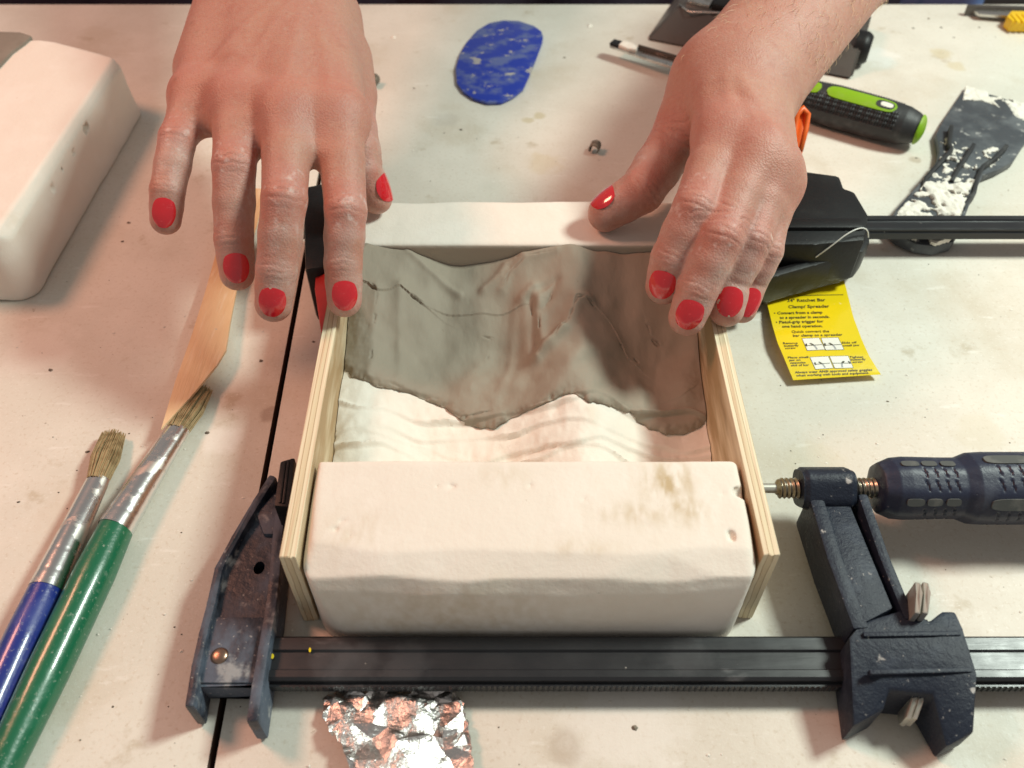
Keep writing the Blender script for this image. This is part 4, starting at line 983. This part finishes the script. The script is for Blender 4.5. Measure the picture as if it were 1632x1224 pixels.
# ------------------------------------------------------------------ tan wooden knife tool
tn = [(256, 684), (279, 607), (304, 537), (326, 467), (344, 403), (362, 345), (378, 300), (425, 300), (408, 362), (378, 457), (368, 508), (360, 558), (346, 581), (304, 632)]
zt_ = [9.5, 8.4, 7.4, 6.4, 5.5, 4.6, 4., 4., 4.8, 6.2, 7., 7.6, 8., 8.8]
o = prism('wooden_knife', [P(x, y, z) for (x, y), z in zip(tn, zt_)], [z - 1.3 for z in zt_], zt_, MT['tanwood'], bevel=.4)
tag(o, 'flat tan wooden knife tool with pointed end lying over the green brush tip', 'modelling tool')
# ------------------------------------------------------------------ blue plastic rib
rb = [(870, 122), (960, 125), (1050, 155), (1090, 185), (1100, 212), (1095, 250), (1060, 340), (1020, 440), (985, 515), (930, 560), (860, 592), (780, 595), (700, 570), (640, 530), (605, 480), (598, 400), (620, 320), (660, 250), (720, 180), (790, 138)]
o = prism('clay_rib', [P(560 + x / 3.6, y / 3.6, 1.4) for x, y in rb], .4, 2.2, MT['bluerib'], bevel=.6)
tag(o, 'flat blue plastic clay rib smeared with clay near the far edge', 'clay rib')
# ------------------------------------------------------------------ scraper with lime and black handle
h0, h1 = P(1225, 141, 10.5), P(1466, 207, 11.5); hax = (h1 - h0).normalized()
jt = root('scraper_tool', 'narrow steel scraper with lime green and black grip under the right arm', 'scraper', (h1.x, h1.y, 0))
def jr(s, t):
    r = np.interp(s, [0, .12, .45, .75, .9, .97, 1], [8.5, 9.6, 11.2, 11.0, 10.2, 8.4, 6.6])
    if .2 < s < .86:                                          # knurled bands above and below
        tt = (t + math.pi) % (2 * math.pi) - math.pi
        if .35 < tt + .15 < 1.3 or -1.6 < tt + .15 < -.55: r += .7 * (math.sin(s * 190 + t * 14) * math.sin(s * 190 - t * 14))
    return (r * .96, r * 1.02, 0)
hg = polar('grip', h0, h1, (0, -.35, .93), jr, 200, 96, MT['grip'], jt)
polar('end_cap', h1 - hax * .0009, h1 + hax * .0024, (0, 0, 1), lambda s, t: ((8.0 * math.sqrt(max(.05, 1 - s ** 2.2)),) * 2 + (0,)), 10, 40, MT['lime'], jt)
upn = Vector((0, -.35, .93)); upn = (upn - hax * upn.dot(hax)).normalized(); sdn = hax.cross(upn)
def inlay(name, s0, s1, w_, mat, lift, parent, k=4.5):
    """plate that follows the grip's surface"""
    ns, nt_ = 26, 10; V, F = [], []
    for lay in (lift, lift - .9):
        for i in range(ns + 1):
            b = -1 + 2 * i / ns; s = (s0 + s1) / 2 + b * (s1 - s0) / 2; ww = w_ * max(.02, (1 - abs(b) ** k)) ** (1 / 2.4)
            for j in range(nt_ + 1):
                t = ww * (-1 + 2 * j / nt_); r = np.interp(s, [0, .12, .45, .75, .9, .97, 1], [8.5, 9.6, 11.2, 11.0, 10.2, 8.4, 6.6]) + lay
                V.append(tuple(h0.lerp(h1, s) + (upn * math.cos(t) * .96 + sdn * math.sin(t) * 1.02) * r / 1000))
    m = nt_ + 1; o = (ns + 1) * m
    for i in range(ns):
        for j in range(nt_): q = (i * m + j, i * m + j + 1, (i + 1) * m + j + 1, (i + 1) * m + j); F.append(q); F.append(tuple(x + o for x in q[::-1]))
    rim = [k_ for k_ in range(m)] + [i * m + nt_ for i in range(1, ns + 1)] + [ns * m + k_ for k_ in range(nt_ - 1, -1, -1)] + [i * m for i in range(ns - 1, 0, -1)]
    for i in range(len(rim)): a, b = rim[i], rim[(i + 1) % len(rim)]; F.append((a, a + o, b + o, b))
    ob = mesh(name, V, F, mat, parent, smooth=True); ob.data.set_sharp_from_angle(angle=math.radians(50)); return ob
inlay('grip_inlay', .08, .345, .36, MT['lime'], .5, hg, 8)
inlay('grip_inlay', .385, .83, .36, MT['lime'], .5, hg, 8)
inlay('hang_hole_rim', .70, .815, .22, MT['grip'], .7, hg, 3)
inlay('hang_hole', .728, .806, .13, MT['tagwhite'], .85, hg, 4)
bt, bs = P(976, 69, 9), P(1225, 141, 10); bax = (bs - bt).normalized(); bsd = Vector((-bax.y, bax.x, 0))
bp = [bt - bsd * .0036, bt + bsd * .0040, bt.lerp(bs, .3) + bsd * .0056, bs + bsd * .0060, bs - bsd * .0060, bt.lerp(bs, .3) - bsd * .0056]
bl_ = prism('blade', bp, 7.5, 9.0, MT['steel'], jt, bevel=.3)
q0 = bt.lerp(bs, .16); ribbon('blade_fold', [q0 + bsd * .003, q0.lerp(bs, .4) + bsd * .0036, bs + bsd * .004], .9, 8.8, 11.5, MT['grey_steel'], bl_, .3)
prism('blade_tip', [bt + bax * a + bsd * b for a, b in ((-.0006, -.0028), (-.0006, .0033), (.005, .0036), (.0052, -.0032))], 8.6, 10.4, MT['blackplastic'], bl_, bevel=.4)
prism('plaster_lump', [bt + bax * a + bsd * b for a, b in ((.0056, -.0028), (.0054, .0034), (.012, .0040), (.0165, .0015), (.0175, -.002), (.012, -.0036))], 8.6, 11.0, MT['crust'], bl_, bevel=.8)
# ------------------------------------------------------------------ dark steel tool beyond the right arm
st = root('steel_tool', 'dark grey steel hand tool with round black knob behind the right wrist', 'hand tool', tuple(P(1190, 95, 0)))
BL, BR, TR_, TL_ = P(1029, 64, .5), P(1357, 128, .5), P(1372, 78, 15), P(1080, 9, 15)
kd0 = (BR - BL).normalized(); bk = Vector((-kd0.y, kd0.x, 0)) * .05; v = [BL, BR, TR_, TL_]
bm = bmesh.new(); vs = [bm.verts.new(p) for p in (BL, BR, TR_, TL_, TL_ + bk, TR_ + bk, Vector((*(BR + bk * 1.5).xy, .0005)), Vector((*(BL + bk * 1.5).xy, .0005)))]
for f in ((0, 1, 2, 3), (3, 2, 5, 4), (4, 5, 6, 7), (7, 6, 1, 0), (0, 3, 4, 7), (1, 6, 5, 2)): bm.faces.new([vs[i] for i in f])
bmesh.ops.recalc_face_normals(bm, faces=bm.faces); bmesh.ops.bevel(bm, geom=bm.edges[:], offset=.0014, segments=3, affect='EDGES')
sb = from_bm('body', bm, MT['grey_steel'], st, angle=35)
tube('edge_bead', [TL_ + Vector((.001, .0005, .0006)), P(1098, 19, 15.6), P(1165, 21, 15.6), TR_ + Vector((-.02, .002, .0006))], .0007, MT['steel'], sb, 8)
a, b = TL_.lerp(TR_, .20) + Vector((0, .006, 0)), TL_.lerp(TR_, .75) + Vector((0, .006, 0))
prism('black_insert', [a, b, b + bk * .7, a + bk * .7], 14, 19, MT['blackplastic'], sb, bevel=1)
a, b = TL_.lerp(TR_, .06) + Vector((0, .006, 0)), TL_.lerp(TR_, .19) + Vector((0, .006, 0))
prism('steel_plate', [a, b, b + bk * .6, a + bk * .6], 14, 17.5, MT['steel'], sb, bevel=.6)
kc = P(1372, 76, 11); kd = (BR - BL).normalized()
polar('knob', kc - kd * .004, kc + kd * .0055, (0, 0, 1), lambda s, t: ((9.8 * (1 - .25 * max(0, s - .5) ** 2 * 4),) * 2 + (0,)), 16, 40, MT['blackplastic'], st)
# ------------------------------------------------------------------ grey putty knife with plaster
def K(x, y, z): return P(1400 + x / 4.22, 120 + y / 4.22, z)
pk = root('putty_knife', 'grey plastic putty knife caked with white plaster beneath the rear clamp bar', 'putty knife', tuple(K(600, 600, 0)))
hdp = [(590, 65), (800, 118), (1020, 190), (1130, 250), (1080, 350), (975, 470), (900, 590), (800, 645), (700, 685), (560, 700), (390, 590), (404, 510), (385, 400), (440, 290)]
head = prism('blade', [K(x, y, 4) for x, y in hdp], 1.0, [2.2, 2.2, 2.2, 2.2, 3, 4.5, 5, 5, 5.4, 5.4, 5, 5, 4.5, 3], MT['putty'], pk, bevel=.6)
hnd = [(395, 575), (280, 720), (110, 920), (60, 1010), (120, 1080), (250, 1140), (385, 1156), (500, 1130), (550, 1040), (590, 925), (640, 800), (705, 672), (560, 620)]
hn = prism('handle', [K(x, y, 6) for x, y in hnd], .8, [6.5] * 2 + [8, 8, 7, 6.5, 6.5, 7, 8, 8, 7, 6.5, 6], MT['putty'], pk, bevel=1.2)
for pth in ([(490, 345), (475, 470), (490, 505), (400, 610), (315, 700), (300, 790)], [(640, 470), (585, 560), (530, 640), (490, 720)], [(860, 478), (790, 555), (700, 620), (660, 700), (640, 800), (560, 900)]):
    ribbon('fin', [K(x, y, 7) for x, y in pth], 2.0, 3, 8.4, MT['grip'], pk, .5)
def crust(name, poly, zlo, zhi, thr, seed, parent, scale=.004, zfun=None):
    q = [K(x, y, zlo) for x, y in poly]; xs = [p.x for p in q]; ys_ = [p.y for p in q]
    X, Y = np.meshgrid(np.arange(min(xs), max(xs), .0006), np.arange(min(ys_), max(ys_), .0006))
    ins = np.zeros(X.shape, bool); n = len(q)
    for i in range(n):
        a, b = q[i], q[(i + 1) % n]
        c = ((a.y > Y) != (b.y > Y)) & (X < (b.x - a.x) * (Y - a.y) / (b.y - a.y + 1e-12) + a.x); ins ^= c
    f = fbm(X / scale, Y / scale, None, 3, seed) + .25
    d, _, _ = poly_dist(X, Y, q + [q[0]]); f = f - .5 * np.exp(-d / .0012)
    m = ins & (f > thr); keep = m[:-1, :-1] & m[1:, 1:] & m[1:, :-1] & m[:-1, 1:]
    Z = zlo / 1000 + np.clip(f - thr, 0, 1) * (zhi - zlo) / 1000 + .0003 * fbm(X / .0015, Y / .0015, None, 2, seed + 4)
    ob = height_slab(name, X, Y, Z, MT['crust'], parent, zb=zlo / 1000 - .0012, keep=keep); return ob
crust('plaster_crust', [(585, 70), (800, 122), (1020, 195), (1125, 255), (1010, 330), (900, 275), (780, 205), (690, 175), (560, 170)], 2.4, 3.2, -.42, 5, head, .006)
crust('plaster_crust', [(310, 720), (130, 915), (80, 1000), (150, 1075), (380, 1140), (490, 1110), (560, 930), (650, 700), (480, 700)], 7.8, 9.2, -.22, 9, hn, .005)
crust('plaster_crust', [(430, 520), (350, 640), (320, 740), (480, 740), (640, 700), (700, 610), (560, 560)], 6.6, 7.8, .18, 15, hn, .004)
crust('plaster_crust', [(410, 340), (470, 420), (560, 470), (800, 480), (850, 580), (690, 660), (450, 560), (400, 450)], 5.0, 6.0, .52, 17, head, .003)
# ------------------------------------------------------------------ knife with yellow handle at the far right corner
kn = root('craft_knife', 'steel knife with yellow handle at the far right corner of the table', 'knife', tuple(P(1610, 22, 0)))
prism('blade', [P(1546, 14, 4), P(1700, 20, 4), P(1700, 34, 4), P(1600, 27, 4), P(1560, 24, 4)], 3, 5, MT['steel'], kn, bevel=.4)
prism('spine', [P(1541, 9, 6), P(1700, 13, 6), P(1700, 17, 6), P(1541, 12, 6)], 1, 7, MT['grey_steel'], kn, bevel=.4)
yh = prism('handle', [P(1603, 30, 6), P(1610, 21, 6), P(1720, 24, 6), P(1720, 40, 6), P(1612, 38, 6)], .5, 8, MT['yellowhandle'], kn, bevel=1.2)
for k in range(5): q = P(1618 + k * 9, 30, 8); prism('grip_rib', [q + Vector((-.001, -.006, 0)), q + Vector((.001, -.006, 0)), q + Vector((.001, .006, 0)), q + Vector((-.001, .006, 0))], 7, 8.7, MT['yellowhandle'], yh, bevel=.3)
# ------------------------------------------------------------------ crumpled foil
from mathutils.geometry import delaunay_2d_cdt
fo = [(513, 1104), (540, 1094), (600, 1090), (705, 1090), (733, 1106), (739, 1135), (746, 1160), (752, 1200), (756, 1245), (700, 1290), (600, 1280), (562, 1240), (548, 1196), (530, 1170), (514, 1140)]
fq = [P(x, y, 5) for x, y in fo]
ring = []
for i in range(len(fq)):
    a, b = fq[i], fq[(i + 1) % len(fq)]
    for k in range(5): ring.append(a.lerp(b, k / 5).xy + Vector((random.gauss(0, .0004), random.gauss(0, .0004))))
def inside(p):
    r = False
    for i in range(len(ring)):
        a, b = ring[i], ring[(i + 1) % len(ring)]
        if (a.y > p.y) != (b.y > p.y) and p.x < (b.x - a.x) * (p.y - a.y) / (b.y - a.y) + a.x: r = not r
    return r
x0, x1, y0, y1 = min(p.x for p in ring), max(p.x for p in ring), min(p.y for p in ring), max(p.y for p in ring)
inn = []
cl = [Vector((random.uniform(x0, x1), random.uniform(y0, y1))) for _ in range(16)]
while len(inn) < 70:
    p = Vector((random.uniform(x0, x1), random.uniform(y0, y1)))
    if random.random() < .55: c = random.choice(cl); p = c + Vector((random.gauss(0, .004), random.gauss(0, .004)))
    if inside(p) and all((p - q).length > .0009 for q in inn): inn.append(p)
pts2 = ring + inn; n0 = len(ring)
vo, eo, fo_, *_ = delaunay_2d_cdt(pts2, [(i, (i + 1) % n0) for i in range(n0)], [list(range(n0))], 1, 1e-6)
FV = []
for p in vo:
    big = float(fbm(np.array([p.x / .016]), np.array([p.y / .016]), None, 2, 61)[0])
    FV.append((p.x, p.y, max(.0006, .0040 + .0022 * big + random.gauss(0, .0008))))
nf = len(FV); FV2 = FV + [(x, y, z - .00012) for x, y, z in FV]
FF = [tuple(f) for f in fo_] + [tuple(x + nf for x in f[::-1]) for f in fo_]
bm = bmesh.new(); vs = [bm.verts.new(v) for v in FV]
for f in fo_: bm.faces.new([vs[i] for i in f])
bmesh.ops.subdivide_edges(bm, edges=bm.edges[:], cuts=5, use_grid_fill=True)
bmesh.ops.triangulate(bm, faces=bm.faces[:])
fx_, fy_ = np.array([v.co.x for v in bm.verts]), np.array([v.co.y for v in bm.verts])
wx, wy = fx_ + .0012 * vnoise(fx_ * 400, fy_ * 400, None, 5), fy_ + .0012 * vnoise(fx_ * 400, fy_ * 400, None, 6)
dz_ = .00045 * (1 - 2 * np.abs(vnoise(wx / .0075, wy / .0075, None, 1))) + .00016 * (1 - 2 * np.abs(vnoise(wx / .0034, wy / .0034, None, 2)))
for v, d_ in zip(bm.verts, dz_): v.co.z = max(.0004, v.co.z + d_)
r_ = bmesh.ops.extrude_face_region(bm, geom=bm.faces[:])
for g in r_['geom']:
    if isinstance(g, bmesh.types.BMVert): g.co.z += .00012
o = from_bm('foil_sheet', bm, MT['foil'], angle=24); tag(o, 'crumpled piece of aluminium foil in front of the clamp bar', 'foil')
# ------------------------------------------------------------------ clay curls and crumbs
def curl(px, py, r, ln, rot, label, sweep=4.4):
    c = P(px, py, 0); d = Vector((math.cos(rot), math.sin(rot), 0)); sd2 = Vector((-d.y, d.x, 0)); V, F = [], []; n, m = 18, 6
    for i in range(n + 1):
        a = -2.2 + sweep * i / n; rr = r * (1 + .25 * i / n)
        for j in range(m + 1):
            t = (j / m - .5) * ln * (1 - .35 * abs(i / n - .4))
            for th_ in (0,): V.append(tuple(c + d * t + sd2 * (math.sin(a) * rr) + Vector((0, 0, r * 1.3 + math.cos(a) * rr + random.gauss(0, .00012)))))
    for i in range(n):
        for j in range(m): F.append((i * (m + 1) + j, i * (m + 1) + j + 1, (i + 1) * (m + 1) + j + 1, (i + 1) * (m + 1) + j))
    o = mesh('clay_curl', V, F, MT['dry_clay'], smooth=True); sm_ = o.modifiers.new('t', 'SOLIDIFY'); sm_.thickness = .0006
    zmin = min(v[2] for v in V); o.location.z = .0009 - zmin
    tag(o, label, 'clay scrap', 'clay curls on the table')
curl(596, 138, .0030, .007, 1.3, 'dark dry clay curl beside the left wrist')
curl(948, 243, .0026, .006, 1.25, 'dark dry clay curl left of the right thumb base')
CV, CF, WV, WF = [], [], [], []
def speck(Vl, Fl, c, r):
    if abs((c - sA).dot(sn)) < .0045: return
    o = len(Vl)
    for k in range(6):
        a = k * math.pi / 3; q = r * random.uniform(.6, 1.2); Vl.append((c.x + math.cos(a) * q * 1.3, c.y + math.sin(a) * q, .0001))
    Vl.append((c.x, c.y, r * random.uniform(.5, .9)))
    for k in range(6): Fl.append((o + k, o + (k + 1) % 6, o + 6))
for x, y in [(660, 141), (416, 575), (500, 545), (1208, 92), (1255, 130), (205, 355), (195, 385), (735, 207), (708, 212), (1455, 45), (1500, 44), (1560, 44), (1460, 252), (1312, 600), (80, 590), (140, 720), (30, 800), (900, 92), (1415, 640), (1360, 100), (1480, 30), (1520, 60), (640, 1000), (330, 690), (1010, 1160)]:
    speck(CV, CF, P(x, y, 0), random.uniform(.0004, .0010))
for k in range(170): speck(CV, CF, P(random.uniform(-40, 1670), random.uniform(30, 1230) , 0), random.uniform(.00012, .00035))
for k in range(240): speck(WV, WF, P(random.uniform(-40, 1670), random.uniform(30, 1230), 0), random.uniform(.00015, .0006))
for x, y in [(627, 60), (940, 42), (1225, 100)]: speck(WV, WF, P(x, y, 0), .0022)
tag(mesh('clay_crumbs', CV, CF, MT['dry_clay']), 'tiny dark clay crumbs scattered on the table', 'crumbs', kind='stuff')
tag(mesh('plaster_crumbs', WV, WF, MT['crust']), 'tiny white plaster crumbs scattered on the table', 'crumbs', kind='stuff')
# ------------------------------------------------------------------ clothing past the far edge
def cloth(name, x0, x1, y, z0, z1, mat, parent, seed):
    n, m = 60, 12; V, F = [], []
    for lay in (0, .02):
        for i in range(m + 1):
            for k in range(n + 1):
                x = x0 + (x1 - x0) * k / n; z = z0 + (z1 - z0) * i / m
                V.append((x, y + lay + .04 * ((x - (x0 + x1) / 2) / (x1 - x0) * 2) ** 2 + .008 * math.sin(x * 60 + seed) + .004 * math.sin(x * 140), z))
    o = (n + 1) * (m + 1)
    for i in range(m):
        for k in range(n): q = (i * (n + 1) + k, i * (n + 1) + k + 1, (i + 1) * (n + 1) + k + 1, (i + 1) * (n + 1) + k); F.append(q); F.append(tuple(t + o for t in q[::-1]))
    return mesh(name, V, F, mat, parent, smooth=True)
cloth('apron', -.62, .30, ye + .04, -.70, -.004, MT['apron'], person, 1)
cloth('jeans', .31, .37, ye + .06, -.70, -.012, MT['denim'], person, 2)
